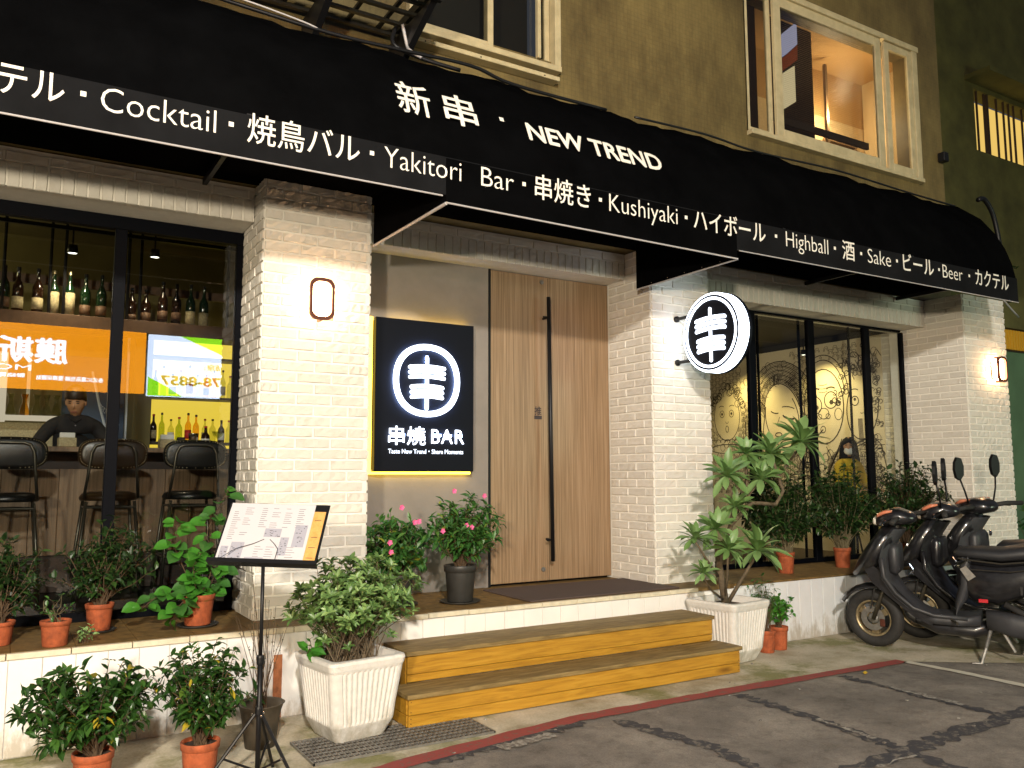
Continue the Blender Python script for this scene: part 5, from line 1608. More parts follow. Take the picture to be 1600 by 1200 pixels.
# ================================================================== POTS AND PLANTERS
def rsq(h, r, z, n=5, rib=0.0, nr=0, cx=0, cy=0):
    """rounded square ring of half size h; optional vertical ribs"""
    pts = []
    cs = ((h - r, h - r, 0), (-(h - r), h - r, 90), (-(h - r), -(h - r), 180), (h - r, -(h - r), 270))
    for q, (x, y, a0) in enumerate(cs):
        for k in range(n + 1):
            a = R(a0 + 90 * k / n); pts.append((x + r * math.cos(a), y + r * math.sin(a), z))
        if nr:
            x2, y2, a2 = cs[(q + 1) % 4]
            a = R(a0 + 90)
            p0 = Vector((x + r * math.cos(a), y + r * math.sin(a), z)); p1 = Vector((x2 + r * math.cos(a), y2 + r * math.sin(a), z))
            nrm = Vector((math.cos(a), math.sin(a), 0))
            for k in range(1, nr * 4):
                s_ = k / (nr * 4)
                d = -rib if k % 4 in (2, 3) and 2 < k < nr * 4 - 1 else 0
                p = p0.lerp(p1, s_) + nrm * d
                pts.append(tuple(p))
    return pts
def planter(x, y, rotz, label, ht=.245, hb=.178, H=.48):
    t = thing('square_planter', label, 'planter', (x, y, 0), rotz, 'white ribbed planters beside the steps')
    def hw(z):
        u = z / H
        return hb + (ht - hb) * min(1, (u / .9)) ** .8
    rings = []
    for z, dr, rb in ((0.0, -.035, 0), (0.01, -.020, 0), (.095, .002, 0), (.105, .004, 0), (.12, .004, .007), (.20, 0, .007), (.30, 0, .007), (H - .075, 0, .007), (H - .065, 0, 0), (H - .05, .004, 0), (H - .02, .010, 0), (H - .004, .006, 0), (H, -.004, 0), (H, -.032, 0), (H - .07, -.045, 0)):
        rings.append(rsq(hw(z) + dr, .045, z, 5, rb, 11))
    m = MB(); m.loft(rings, close=False); m.add(rings[0], [tuple(range(len(rings[0])))])
    m.build('ribbed_pot', M['planter'], t, world=False)
    MB().add(rsq(ht - .04, .03, H - .055), [tuple(range(24))]).build('soil', M['soil'], t, world=False)
    return t
def pot(x, y, z, r, h, mat, label, saucer=False, cat='pot', name='flower_pot', group=None, kink=0.0):
    t = thing(name, label, cat, (x, y, z), group=group)
    b = r * .76; s = 0.012 if saucer else 0
    prof = [(b, s), (b + .003, s + .004), (r * .93, h * .80 + s), (r * .935, h * .81 + s), (r * 1.0, h * .82 + s), (r * 1.03, h * .985 + s), (r * 1.01, h + s), (r * .95, h + s), (r * .92, h * .88 + s)]
    MB().lathe(prof, (0, 0, 0), 28).build('pot_body', mat, t, world=False, smooth=True)
    MB().lathe([(.001, h * .91 + s), (r * .93, h * .90 + s)], (0, 0, 0), 20).build('soil', M['soil'], t, world=False)
    if saucer:
        MB().lathe([(.001, .001), (r * 1.05, .001), (r * 1.28, .016), (r * 1.26, .018), (r * 1.02, .006), (.001, .006)], (0, 0, 0), 28).build('saucer', M['black_pot'], t, world=False, smooth=True)
    return t

def leaf_geo(m, p, d, nrm, ln, w, fold=0.18, droop=0.15, pointy=0.55):
    d = d.normalized(); s = d.cross(nrm)
    if s.length < 1e-4: s = d.cross(Vector((1, 0, 0)))
    s.normalize(); u = s.cross(d).normalized()
    a = p; c = p + d * ln * pointy - u * ln * droop * .2; e = p + d * ln - u * ln * droop
    l1 = p + d * ln * .32 + s * w * .42 + u * fold * w * .5; r1 = p + d * ln * .32 - s * w * .42 + u * fold * w * .5
    l2 = p + d * ln * .66 + s * w * .40 + u * (fold * w * .5 - ln * droop * .3); r2 = p + d * ln * .66 - s * w * .40 + u * (fold * w * .5 - ln * droop * .3)
    m.add([a, l1, l2, e, r2, r1, c], [(0, 6, 1), (1, 6, 2), (2, 6, 3), (3, 6, 4), (4, 6, 5), (5, 6, 0)])

def bush(name, label, cat, base, c, rad, shoots, per, ln, w, leafm, twigm='twig', seed=1, group=None, whorl=0, core=0.55, zmin=None, pots=None, sprout=0.03, tr=.0035):
    """shoots grow from the base into an ellipsoid; leaves alternate along the outer part of every shoot or sit in whorls"""
    r = random.Random(seed)
    t = thing(name, label, cat, base, group=group)
    B = Vector(base); lf = MB(); tw = MB()
    for i in range(shoots):
        th = r.uniform(0, 2 * PI); ph = math.acos(r.uniform(-.55, 1))
        k = r.uniform(core, 1.0)
        tip = Vector(c) + Vector((rad[0] * k * math.sin(ph) * math.cos(th), rad[1] * k * math.sin(ph) * math.sin(th), rad[2] * k * math.cos(ph)))
        if zmin and tip.z < zmin: tip.z = zmin + r.uniform(0, .05)
        b = B + Vector((r.uniform(-sprout, sprout), r.uniform(-sprout, sprout), 0))
        mid = b.lerp(tip, .5) + Vector((r.uniform(-.04, .04), r.uniform(-.04, .04), .05 * (tip - b).length))
        P = [b, b.lerp(mid, .55) + Vector((0, 0, .02)), mid, mid.lerp(tip, .6) + Vector((r.uniform(-.015, .015), r.uniform(-.015, .015), .01)), tip]
        tw.tube([p - B for p in P], tr * r.uniform(.7, 1.5), 4, tr * .35, cap=False)
        d_end = (P[4] - P[3]).normalized()
        if whorl:
            heads = [(tip, d_end, 1.0)]
            if r.random() < .6: heads.append((P[3], (P[3] - P[2]).normalized(), .85))
            if r.random() < .35: heads.append((P[2] + Vector((r.uniform(-.05, .05), r.uniform(-.08, .0), r.uniform(-.04, .02))), (P[3] - P[2]).normalized(), .8))
            for (hp, hd, sc) in heads:
                hd = (hd + Vector((0, 0, .7)) + Vector((0, -.25, 0))).normalized()
                a0 = r.uniform(0, 6)
                for q in range(whorl + r.randint(-1, 2)):
                    a = a0 + q * 2.4
                    x = hd.orthogonal().normalized(); y = hd.cross(x)
                    out = x * math.cos(a) + y * math.sin(a)
                    e = r.uniform(.15, .75) if q > 2 else r.uniform(.5, 1.1)
                    d = (out + hd * e).normalized()
                    leaf_geo(lf, hp + hd * r.uniform(-.02, .01) - B, d, hd, ln * sc * r.uniform(.75, 1.15), w * sc * r.uniform(.8, 1.1), .3, r.uniform(0, .25))
        else:
            for q in range(per):
                s = r.uniform(.30, 1.0) if q else 1.0
                f = s * 4; j = min(3, int(f)); p = P[j].lerp(P[j + 1], f - j)
                d0 = (P[j + 1] - P[j]).normalized()
                a = r.uniform(0, 2 * PI); x = d0.orthogonal().normalized(); y = d0.cross(x)
                d = (x * math.cos(a) + y * math.sin(a) + d0 * r.uniform(.1, .9) + Vector((0, 0, .15))).normalized()
                up = Vector((r.uniform(-.5, .5), r.uniform(-.7, .3), 1)).normalized()
                sz_ = r.choice((.5, .8, 1.0, 1.1, 1.35)) * r.uniform(.8, 1.1)
                leaf_geo(lf, p - B, d + Vector((0, 0, -.35 * (r.random() < .3))), up, ln * sz_, w * sz_ * r.uniform(.75, 1.1), .25, r.uniform(-.1, .6))
    tw.build('stems', M[twigm], t, world=False)
    lf.build('foliage', M[leafm], t, world=False, kind='stuff')
    return t

# --- left white planter and its shrub
planter(1.86, 5.01, R(8), 'white ribbed planter holding the round leafy shrub left of the steps')
bush('shrub', 'dense grey green shrub with whorled leaves in the left white planter', 'shrub', (1.86, 5.02, .43), (1.86, 4.97, .80), (.44, .34, .26), 270, 0, .060, .029, 'leaf_olive', 'bark', 31, whorl=8, core=.2, sprout=.13, tr=.0032)
bush('shrub', 'low broad leaved creeper at the back left corner of the left white planter', 'creeper', (1.68, 5.10, .43), (1.66, 5.02, .52), (.10, .10, .07), 9, 3, .07, .06, 'leaf_big', 'twig', 32)
# --- two shrubs in terracotta pots on the ground at the lower left
pot(.45, 4.76, 0, .095, .20, M['terracotta'], 'terracotta pot of the wide shrub at the lower left edge', group='terracotta pots on the ground at the left')
bush('shrub', 'wide glossy shrub against the white base wall at the lower left edge', 'shrub', (.45, 4.76, .18), (.40, 4.78, .43), (.37, .30, .25), 115, 18, .058, .030, 'leaf_dark', 'twig', 33, core=.4)
pot(.935, 4.66, 0, .095, .20, M['terracotta'], 'terracotta pot just left of the menu stand', group='terracotta pots on the ground at the left')
bush('shrub', 'glossy shrub between the lower left shrub and the menu stand', 'shrub', (.935, 4.66, .18), (.945, 4.69, .46), (.30, .24, .24), 84, 17, .056, .029, 'leaf_dark', 'twig', 34, core=.4)
# --- weathered pot with bare twigs
t = thing('flower_pot', 'weathered dark pot of bare twigs behind the menu stand', 'pot', (1.345, 5.06, 0))
MB().lathe([(.085, 0), (.105, .15), (.115, .20), (.128, .235), (.135, .24), (.130, .243), (.112, .235), (.10, .19)], (0, 0, 0), 24).build('pot_body', M['brown_pot'], t, world=False, smooth=True)
MB().lathe([(.001, .19), (.10, .19)], (0, 0, 0), 20).build('soil', M['soil'], t, world=False)
t = thing('twig_plant', 'bare upright thin twigs growing from the weathered dark pot', 'plant', (1.345, 5.06, .19))
m = MB(); lf = MB(); rr_ = random.Random(5)
for k in range(17):
    a = rr_.uniform(0, 6.28); sp = rr_.uniform(.02, .16); h = rr_.uniform(.35, .66) if k else 1.0
    b = Vector((rr_.uniform(-.04, .04), rr_.uniform(-.04, .04), 0)); tp = Vector((sp * math.cos(a) * 1.3, sp * math.sin(a) * .6, h))
    mid = b.lerp(tp, .5) + Vector((rr_.uniform(-.02, .02), 0, 0))
    m.tube([b, mid, tp], .0030, 5, .0012)
    for q in range(4):
        p = mid.lerp(tp, rr_.random()); leaf_geo(lf, p, Vector((rr_.uniform(-1, 1), rr_.uniform(-1, 1), .5)), Vector((0, 0, 1)), .018, .009)
m.build('twigs', M['twig'], t, world=False); lf.build('foliage', M['leaf_deep'], t, world=False, kind='stuff')
# --- ledge in front of the bar window
ZL = .5668
GL = 'terracotta pots on the ledge under the bar window'
pot(.02, 5.87, ZL, .085, .135, M['terracotta'], 'terracotta pot cut off by the left edge of the picture, on the ledge', group=GL)
bush('shrub', 'dark bushy plant at the left edge of the ledge in front of the bar window', 'plant', (.02, 5.87, .69), (.0, 5.98, .93), (.28, .22, .28), 60, 20, .05, .027, 'leaf_deep', 'twig', 41, core=.3)
pot(.305, 5.675, ZL, .082, .145, M['terracotta'], 'terracotta pot with sparse twigs standing at the front of the ledge', group=GL)
bush('plant', 'sparse thin plant with a few small pale green leaves in the front ledge pot', 'plant', (.305, 5.675, .70), (.31, 5.70, .80), (.13, .10, .10), 14, 3, .026, .018, 'leaf_mid', 'pale_twig', 42, tr=.002)
bush('plant', 'small light green weed growing beside the front ledge pot', 'plant', (.45, 5.66, ZL), (.46, 5.66, .64), (.06, .05, .09), 9, 6, .026, .020, 'leaf_pale', 'twig', 43, tr=.002)
pot(.565, 6.02, ZL, .083, .165, M['terracotta'], 'terracotta pot on a black saucer under the dark leafy plant', True, group=GL)
bush('shrub', 'dark leafy plant on the ledge in front of the black window post', 'plant', (.565, 6.02, .72), (.60, 6.06, 1.0), (.34, .22, .29), 75, 20, .048, .028, 'leaf_deep', 'twig', 44, core=.3)
pot(1.140, 5.90, ZL, .103, .195, M['terracotta'], 'terracotta pot on a black saucer holding the broad leaved vine', True, group=GL)
# broad-leaved vine: every leaf its own piece
def big_leaf_mesh(seed, ln, w, heart=True):
    r = random.Random(seed); n = 5; vs = []; fs = []
    for i in range(n + 1):
        u = i / n
        ww = w * (math.sin(PI * (u * .86 + .12)) ** .75) * (1 if i < n else .02)
        zc = .05 * ln * math.sin(PI * u) - .20 * ln * u * u + r.uniform(-.01, .01) * ln
        for s in (-1, -.5, 0, .5, 1):
            vs.append((u * ln - (.10 * ln * abs(s) if i == 0 and heart else 0), s * ww / 2, zc + abs(s) * ww * .16 + r.uniform(-.012, .012) * ln))
    for i in range(n):
        for k in range(4): fs.append((i * 5 + k, i * 5 + k + 1, (i + 1) * 5 + k + 1, (i + 1) * 5 + k))
    me = bpy.data.meshes.new('leaf'); me.from_pydata(vs, [], fs); me.update()
    for p in me.polygons: p.use_smooth = True
    return me
def aim_leaf(o, p, d, up, sc, roll=0):
    d = d.normalized(); y = up.cross(d)
    if y.length < 1e-3: y = Vector((0, 1, 0))
    y.normalize(); z = d.cross(y)
    o.matrix_local = Matrix.Translation(p) @ Matrix((d, y, z)).transposed().to_4x4() @ Matrix.Rotation(roll, 4, 'X') @ Matrix.Scale(sc, 4)
BL_ = []
for k in range(4):
    me = big_leaf_mesh(k, .10, .085); me.materials.append(M['leaf_big' if k else 'leaf_mid']); BL_.append(me)
t = thing('vine_plant', 'bright broad leaved vine spilling over the pot and climbing by the window frame', 'plant', (1.14, 5.90, .74))
rv = random.Random(77); st = MB()
paths = [[(0, 0, 0), (.02, .03, .2), (.06, .08, .45), (.20, .12, .72)], [(0, 0, 0), (-.08, 0, .16), (-.16, .02, .34), (-.14, .04, .50)], [(0, 0, 0), (.06, -.02, .14), (.10, -.02, .28), (.02, -.02, .42)],
         [(0, 0, 0), (-.10, -.10, .02), (-.17, -.14, -.05), (-.20, -.15, -.12)], [(0, 0, 0), (-.14, .02, .04), (-.26, .05, .02), (-.36, .05, -.06)], [(0, 0, 0), (.09, .04, .1), (.14, .05, .22), (.18, .05, .33)], [(0, 0, 0), (-.03, -.02, .1), (-.05, -.05, .22), (.0, -.04, .30)]]
for pth in paths:
    st.tube(pth, .0045, 6, .002)
    for q in range(19):
        f = rv.uniform(.25, 2.99); j = int(f); p = Vector(pth[j]).lerp(Vector(pth[j + 1]), f - j)
        a = rv.uniform(0, 6.28)
        out = Vector((math.cos(a), math.sin(a) * .7 - .35, rv.uniform(-.1, .5)))
        q0 = p + out * .035; st.tube([p, q0], .0018, 4)
        o = link('leaf', rv.choice(BL_), None, t, world=False)
        aim_leaf(o, q0, out + Vector((0, 0, -.25)), Vector((rv.uniform(-.4, .4), -.8, .8)), rv.uniform(.55, 1.15))
st.build('stems', M['twig'], t, world=False)
# --- flowering plants on the platform
pot(3.075, 5.90, ZL, .125, .275, M['black_pot'], 'tall black plastic pot of the right flowering plant beside the door', True)
bush('flowering_plant', 'bushy green plant with pink flowers in the black pot beside the door', 'flowering plant', (3.075, 5.90, .82), (3.12, 5.91, 1.13), (.37, .25, .29), 125, 15, .074, .034, 'leaf_mid', 'twig', 51, core=.3)
v2 = bpy.context.scene.objects
pot(2.60, 6.02, ZL, .125, .22, M['black_pot'], 'black pot hidden in shade below the left flowering plant', True)
bush('flowering_plant', 'bushy green plant with pink flowers against the left brick pillar', 'flowering plant', (2.60, 6.02, .77), (2.55, 5.95, 1.01), (.30, .24, .29), 115, 15, .076, .035, 'leaf_mid', 'twig', 52, core=.3)
def flower(par, x, y, z, s, rz):
    m = MB()
    for k in range(5):
        a = rz + 2 * PI * k / 5
        d = Vector((math.cos(a), -.35, math.sin(a)))
        leaf_geo(m, Vector((x, y, z)), d, Vector((0, -1, .3)), s, s * .95, .1, -.1)
    m.build('flower', M['pink'], par)
fl = [o for o in bpy.data.objects if o.name.startswith('flowering_plant') and o.parent is None]
fl.sort(key=lambda o: -o.location.x)
for (x, z) in ((2.925, 1.425), (3.185, 1.385), (3.03, 1.165), (3.075, 1.15), (2.83, 1.13)): flower(fl[0], x, 5.72, z, .024, x * 7)
for (x, z) in ((2.51, 1.31), (2.615, 1.20), (2.648, 1.205), (2.42, 1.06), (2.43, .99)): flower(fl[1], x, 5.75, z, .025, x * 5)
# --- pots on the right ledge with dark shrubs
GR = 'terracotta pots on the ledge under the mural window'
pot(6.725, 5.90, ZL, .088, .205, M['terracotta'], 'left terracotta pot on the ledge under the mural window', group=GR)
bush('shrub', 'dark shrub with pale cut stems in the left pot under the mural window', 'shrub', (6.725, 5.90, .76), (6.72, 5.98, 1.19), (.60, .27, .44), 190, 26, .062, .032, 'leaf_deep', 'pale_twig', 61, core=.25, zmin=.86, tr=.0030, sprout=.05)
pot(7.64, 5.94, ZL, .088, .205, M['terracotta'], 'right terracotta pot on the ledge under the mural window', group=GR)
bush('shrub', 'dark shrub with pale cut stems in the right pot under the mural window', 'shrub', (7.64, 5.94, .76), (7.74, 6.0, 1.24), (.72, .27, .46), 220, 26, .062, .032, 'leaf_deep', 'pale_twig', 62, core=.25, zmin=.86, tr=.0030, sprout=.05)
pot(8.72, 5.95, ZL, .088, .205, M['terracotta'], 'terracotta pot mostly hidden by the scooters, on the ledge by the far pillar', group=GR)
bush('shrub', 'loose dark shrub spreading in front of the far right pillar behind the scooters', 'shrub', (8.72, 5.95, .76), (8.66, 5.80, 1.30), (.66, .28, .46), 170, 20, .066, .034, 'leaf_deep', 'twig', 63, core=.35, tr=.005)
bush('shrub', 'mid green shrub at the right edge of the picture past the far pillar', 'shrub', (11.15, 5.60, .10), (11.25, 5.55, 1.05), (.62, .45, .55), 95, 12, .075, .04, 'leaf_mid', 'twig', 64, core=.35, tr=.006)
pot(11.15, 5.60, 0, .14, .26, M['black_pot'], 'black pot of the shrub past the far right pillar')
# --- two small pots on the pavement behind the right planter
pot(5.80, 5.33, 0, .078, .19, M['terracotta'], 'left of the two small terracotta pots on the ground beside the right planter', group='small terracotta pots on the ground at the right')
bush('plant', 'thin grassy herb in the small pot next to the right white planter', 'plant', (5.80, 5.33, .17), (5.78, 5.33, .47), (.17, .12, .22), 60, 6, .038, .014, 'leaf_mid', 'twig', 65, core=.2, tr=.002)
pot(5.99, 5.36, 0, .080, .20, M['terracotta'], 'right of the two small terracotta pots on the ground beside the right planter', group='small terracotta pots on the ground at the right')
bush('plant', 'bright round leaved herb in the right small pot on the ground', 'plant', (5.99, 5.36, .18), (6.0, 5.34, .37), (.16, .13, .15), 40, 7, .05, .036, 'leaf_big', 'twig', 66, core=.2, tr=.002)
# --- right white planter with rosette tree
planter(5.30, 5.29, R(8), 'white ribbed planter with the rosette leaved tree at the right end of the steps', .25, .185, .50)
t = thing('rosette_tree', 'small crooked tree with rosettes of long pale leaves in the right white planter', 'plant', (5.30, 5.29, .45))
RL = []
for k in range(5):
    me = big_leaf_mesh(20 + k, .225, .066, False)
    for v in me.vertices:      # spatulate: widest near the tip
        u = v.co.x / .20; v.co.y *= .30 + 1.15 * max(0, u) ** .8 if u < .95 else 1.0
    me.materials.append(M['leaf_pale' if k % 2 else 'leaf_olive']); RL.append(me)
O_ = Vector((5.30, 5.29, .45))
ros = [(6.16, 5.18, 1.83, 1.15), (5.78, 5.2, 1.72, 1.1), (5.52, 5.25, 1.72, .8), (5.24, 5.2, 1.53, .95), (5.60, 5.15, 1.50, .95), (5.33, 5.2, 1.27, .75), (5.10, 5.2, 1.09, .8), (4.87, 5.2, 1.02, .75), (5.13, 5.1, .93, .8), (5.47, 5.1, .90, 1.15), (4.95, 5.2, .74, .6), (5.95, 5.3, 1.62, .8)]
br = MB()
trunk = [(5.28, 5.29, .44), (5.24, 5.28, .62), (5.20, 5.27, .78), (5.24, 5.26, .95), (5.32, 5.25, 1.10), (5.36, 5.24, 1.24)]
br.tube([Vector(p) - O_ for p in trunk], .034, 9, .018)
for pth, r0, r1 in (([(5.33, 5.25, 1.12), (5.55, 5.22, 1.30), (5.85, 5.22, 1.28), (5.93, 5.2, 1.40), (5.86, 5.2, 1.55), (5.80, 5.2, 1.70)], .020, .012),
                    ([(5.86, 5.2, 1.50), (5.98, 5.2, 1.62), (6.16, 5.18, 1.80)], .012, .009), ([(5.36, 5.24, 1.22), (5.30, 5.2, 1.38), (5.25, 5.2, 1.52)], .014, .009),
                    ([(5.34, 5.24, 1.18), (5.48, 5.2, 1.36), (5.60, 5.15, 1.48)], .012, .009), ([(5.48, 5.2, 1.36), (5.50, 5.22, 1.55), (5.52, 5.25, 1.70)], .010, .008),
                    ([(5.20, 5.27, .80), (5.14, 5.24, .95), (5.10, 5.2, 1.07)], .013, .009), ([(5.16, 5.25, .70), (4.98, 5.2, .86), (4.87, 5.2, 1.0)], .012, .008),
                    ([(5.30, 5.29, .46), (5.38, 5.2, .66), (5.47, 5.1, .88)], .018, .011), ([(5.26, 5.28, .5), (5.2, 5.18, .72), (5.13, 5.1, .91)], .012, .008), ([(5.24, 5.28, .5), (5.06, 5.24, .6), (4.95, 5.2, .72)], .010, .007)):
    br.tube([Vector(p) - O_ for p in pth], r0, 8, r1)
br.build('trunk', M['bark'], t, world=False, smooth=True)
rq = random.Random(9)
for (x, y, z, s) in ros:
    n = 24; hd = Vector((rq.uniform(-.3, .3), rq.uniform(-.5, 0), 1)).normalized()
    X = hd.orthogonal().normalized(); Y = hd.cross(X)
    for k in range(n):
        a = k * 2.4; el = 1.25 - 1.8 * k / n + rq.uniform(-.22, .22)
        out = X * math.cos(a) + Y * math.sin(a)
        d = out * math.cos(el) + hd * math.sin(el)
        o = link('leaf', RL[(k + int(s * 10)) % 5], None, t, world=False)
        aim_leaf(o, Vector((x, y, z)) - O_ + out * .008, d, hd, s * rq.uniform(.8, 1.15), rq.uniform(-.3, .3))
# hanging vines at the right end of the awning
bush('climber', 'dark climbing plant hanging on the cables past the right end of the awning', 'climbing plant', (10.9, 6.2, 4.3), (10.9, 6.1, 4.15), (.75, .25, .42), 60, 12, .07, .04, 'leaf_deep', 'twig', 70, core=.2)

# ================================================================== MENU STAND
t = thing('menu_stand', 'black folding music stand used as a menu stand in front of the brick pillar', 'stand', (1.16, 4.40, 0))
MB().tube([(0, 0, .05), (0, 0, .62)], .0125, 12).build('lower_tube', M['black_metal'], t, world=False, smooth=True)
MB().tube([(0, 0, .60), (0, 0, 1.10)], .0095, 12).build('upper_tube', M['black_metal'], t, world=False, smooth=True)
for z in (.60, .35): MB().lathe([(.018, z), (.020, z + .01), (.020, z + .035), (.018, z + .045)], (0, 0, 0), 14).build('collar', M['black_metal'], t, world=False)
for a in (R(-60), R(60), R(180)):
    c_, s_ = math.cos(a), math.sin(a)
    L_ = MB()
    L_.tube([(c_ * .02, s_ * .02, .36), (c_ * .30, s_ * .30, .008)], .0085, 8)
    L_.build('leg', M['black_metal'], t, world=False)
    MB().tube([(c_ * .012, s_ * .012, .09), (c_ * .17, s_ * .17, .17)], .006, 6).build('leg_brace', M['black_metal'], t, world=False)
    MB().sphere((c_ * .17 + s_ * .012, s_ * .17 - c_ * .012, .17), .006, 6, 5).build('rivet', M['chrome'], t, world=False)
    MB().sphere((c_ * .03 + s_ * .014, s_ * .03 - c_ * .014, .355), .006, 6, 5).build('rivet', M['chrome'], t, world=False)
bd = bpy.data.objects.new('desk', MB().box(-.275, .275, -.006, 0.0, 0, .37, .002).mesh('desk')); COL.objects.link(bd); bd.data.materials.append(M['black_metal']); bd.parent = t
bd.location = (0, 0, 1.085); bd.rotation_euler = Euler((R(-34), R(1.5), R(-36)), 'XYZ')
def on_desk(m, name, mat):
    o = m.build(name, mat, bd, world=False); return o
on_desk(MB().box(-.285, .285, -.050, -.006, -.006, .0), 'lip', M['black_metal'])
on_desk(MB().box(-.285, .285, -.052, -.049, -.006, .016), 'lip_edge', M['black_metal'])
m = MB(); m.prism([(.20, .02), (.262, .02), (.262, .325), (.20, .325)], -.0085, -.0065); on_desk(m, 'kraft_card', M['kraft'])
for z in (.05, .11, .17, .27):
    on_desk(MB().box(.212, .248, -.0092, -.0086, z, z + .003), 'card_print', M['ink_dark'])
on_desk(MB().box(-.262, .200, -.0105, -.0088, .006, .365), 'menu_sheet', M['paper'])
pr = MB(); pp = MB(); rr_ = random.Random(15)
for cx_ in (-.235, -.175, -.085, -.025, .045, .115):
    zt = .335 if cx_ > -.2 else .31
    nrow = 14 if cx_ < -.1 else 10
    for k in range(nrow):
        if rr_.random() < .12: continue
        z = zt - k * .0125
        pr.box(cx_, cx_ + rr_.uniform(.022, .045), -.0112, -.0106, z, z + .0022)
for cx_ in (-.07, .10, -.01):
    for k in range(6): pr.box(cx_, cx_ + rr_.uniform(.02, .05), -.0112, -.0106, .105 - k * .014 , .107 - k * .014)
for (x0, x1, z0, z1) in ((-.04, .05, .165, .215), (.12, .185, .11, .24), (.055, .10, .06, .165), (-.20, -.13, .015, .13), (-.25, -.21, .015, .105), (-.11, -.01, .01, .045)):
    on_desk(MB().box(x0, x1, -.0112, -.0106, z0, z1), 'menu_picture', M['ink_pale'])
    for k in range(14):
        x = rr_.uniform(x0, x1 - .012); z = rr_.uniform(z0, z1 - .01)
        pr.box(x, x + rr_.uniform(.004, .012), -.0118, -.0113, z, z + rr_.uniform(.001, .006))
on_desk(pr, 'menu_print', M['ink'])['kind'] = 'stuff'
for pts in ([(-.235, -.05, 0), (-.16, -.024, .085), (-.08, -.016, .12), (-.03, -.012, .15)], [(.07, -.05, 0), (.06, -.024, .09), (.035, -.016, .12), (.0, -.012, .15)]):
    on_desk(MB().tube(pts, .0016, 5), 'wire_clip', M['black_metal'])

# ================================================================== DRAIN GRATE
t = thing('drain_grate', 'galvanised steel drain grate set in the pavement under the left white planter', 'grate', (1.95, 4.85, 0))
gx0, gx1, gy0, gy1 = 1.50, 2.62, 4.56, 5.00
MB().box(gx0 + .01, gx1 - .01, gy0 + .01, gy1 - .01, .0008, .0016).build('dark_drain', M['soil'], t)
for (a, b, c, d) in ((gx0, gx1, gy0, gy0 + .008), (gx0, gx1, gy1 - .008, gy1), (gx0, gx0 + .008, gy0, gy1), (gx1 - .008, gx1, gy0, gy1)):
    MB().box(a, b, c, d, .001, .014).build('frame_bar', M['steel'], t)
bx_ = MB().box(0, .007, gy0 + .008, gy1 - .008, .001, .013).mesh('grate_bar'); bx_.materials.append(M['steel'])
k = 0; x = gx0 + .03
while x < gx1 - .02:
    o = bpy.data.objects.new('grate_bar', bx_); COL.objects.link(o); o.parent = t; o.location = Vector((x, 0, 0)) - origin_of(t); x += .034
cx_ = MB().box(gx0 + .008, gx1 - .008, 0, .006, .003, .0125).mesh('grate_cross_bar'); cx_.materials.append(M['steel'])
y = gy0 + .055
while y < gy1 - .02:
    o = bpy.data.objects.new('grate_cross_bar', cx_); COL.objects.link(o); o.parent = t; o.location = Vector((0, y, 0)) - origin_of(t); y += .055

# ================================================================== SCOOTERS
def sring(x, z, w, h, n=16, p=2.6, tilt=0.0, y0=0.0):
    """superellipse ring across the scooter (in y,z) at x; tilt leans it in x"""
    out = []
    for k in range(n):
        a = 2 * PI * k / n
        c, s = math.cos(a), math.sin(a)
        yy = w * math.copysign(abs(c) ** (2 / p), c); zz = h * math.copysign(abs(s) ** (2 / p), s)
        out.append((x + zz * math.sin(tilt), y0 + yy, z + zz * math.cos(tilt)))
    return out
def loft(name, secs, mat, t, p=2.6, n=16):
    m = MB().loft([sring(*s[:4], n, p, s[4] if len(s) > 4 else 0, s[5] if len(s) > 5 else 0) for s in secs])
    o = m.build(name, mat, t, world=False, smooth=True)
    return o
def wheel(t, x, z, r, steer=0.0, nm='front_wheel'):
    wt = bpy.data.objects.new(nm, MB().lathe([(r * .62, -.030), (r * .80, -.048), (r * .95, -.038), (r, -.014), (r, .014), (r * .95, .038), (r * .80, .048), (r * .62, .030), (r * .60, 0)], (0, 0, 0), 36, 'y', None, False).mesh('tyre'))
    COL.objects.link(wt); wt.data.materials.append(M['tyre']); wt.parent = t; wt.location = (x, 0, z); wt.rotation_euler = (0, 0, steer)
    for p_ in wt.data.polygons: p_.use_smooth = True
    MB().lathe([(r * .63, -.034), (r * .60, -.036), (r * .55, -.020), (r * .55, .020), (r * .60, .036), (r * .63, .034)], (0, 0, 0), 36, 'y', None, False).build('rim', M['alloy'], wt, world=False, smooth=True)
    for k in range(3):
        a = 2 * PI * k / 3 + .5
        m = MB()
        for (a1, r1, a2, r2) in ((a - .20, .08, a - .12, .57), (a + .20, .08, a + .12, .57)):
            pass
        m.prism([(r * .12 * math.cos(a - 1.0), r * .12 * math.sin(a - 1.0)), (r * .57 * math.cos(a - .22), r * .57 * math.sin(a - .22)), (r * .57 * math.cos(a + .22), r * .57 * math.sin(a + .22)), (r * .12 * math.cos(a + 1.0), r * .12 * math.sin(a + 1.0))], -.014, .014)
        m.build('spoke', M['alloy'], wt, world=False)
    MB().lathe([(.001, -.045), (r * .16, -.04), (r * .20, -.02), (r * .20, .02), (r * .16, .04), (.001, .045)], (0, 0, 0), 20, 'y').build('hub', M['steel'], wt, world=False, smooth=True)
    MB().lathe([(r * .22, .036), (r * .42, .036), (r * .42, .040), (r * .22, .040)], (0, 0, 0), 24, 'y', None, False).build('brake_disc', M['steel'], wt, world=False)
    MB().box(-r * .42, -r * .25, .030, .052, -r * .25, r * .02, .006).build('brake_caliper', M['bronze'], wt, world=False)
    return wt
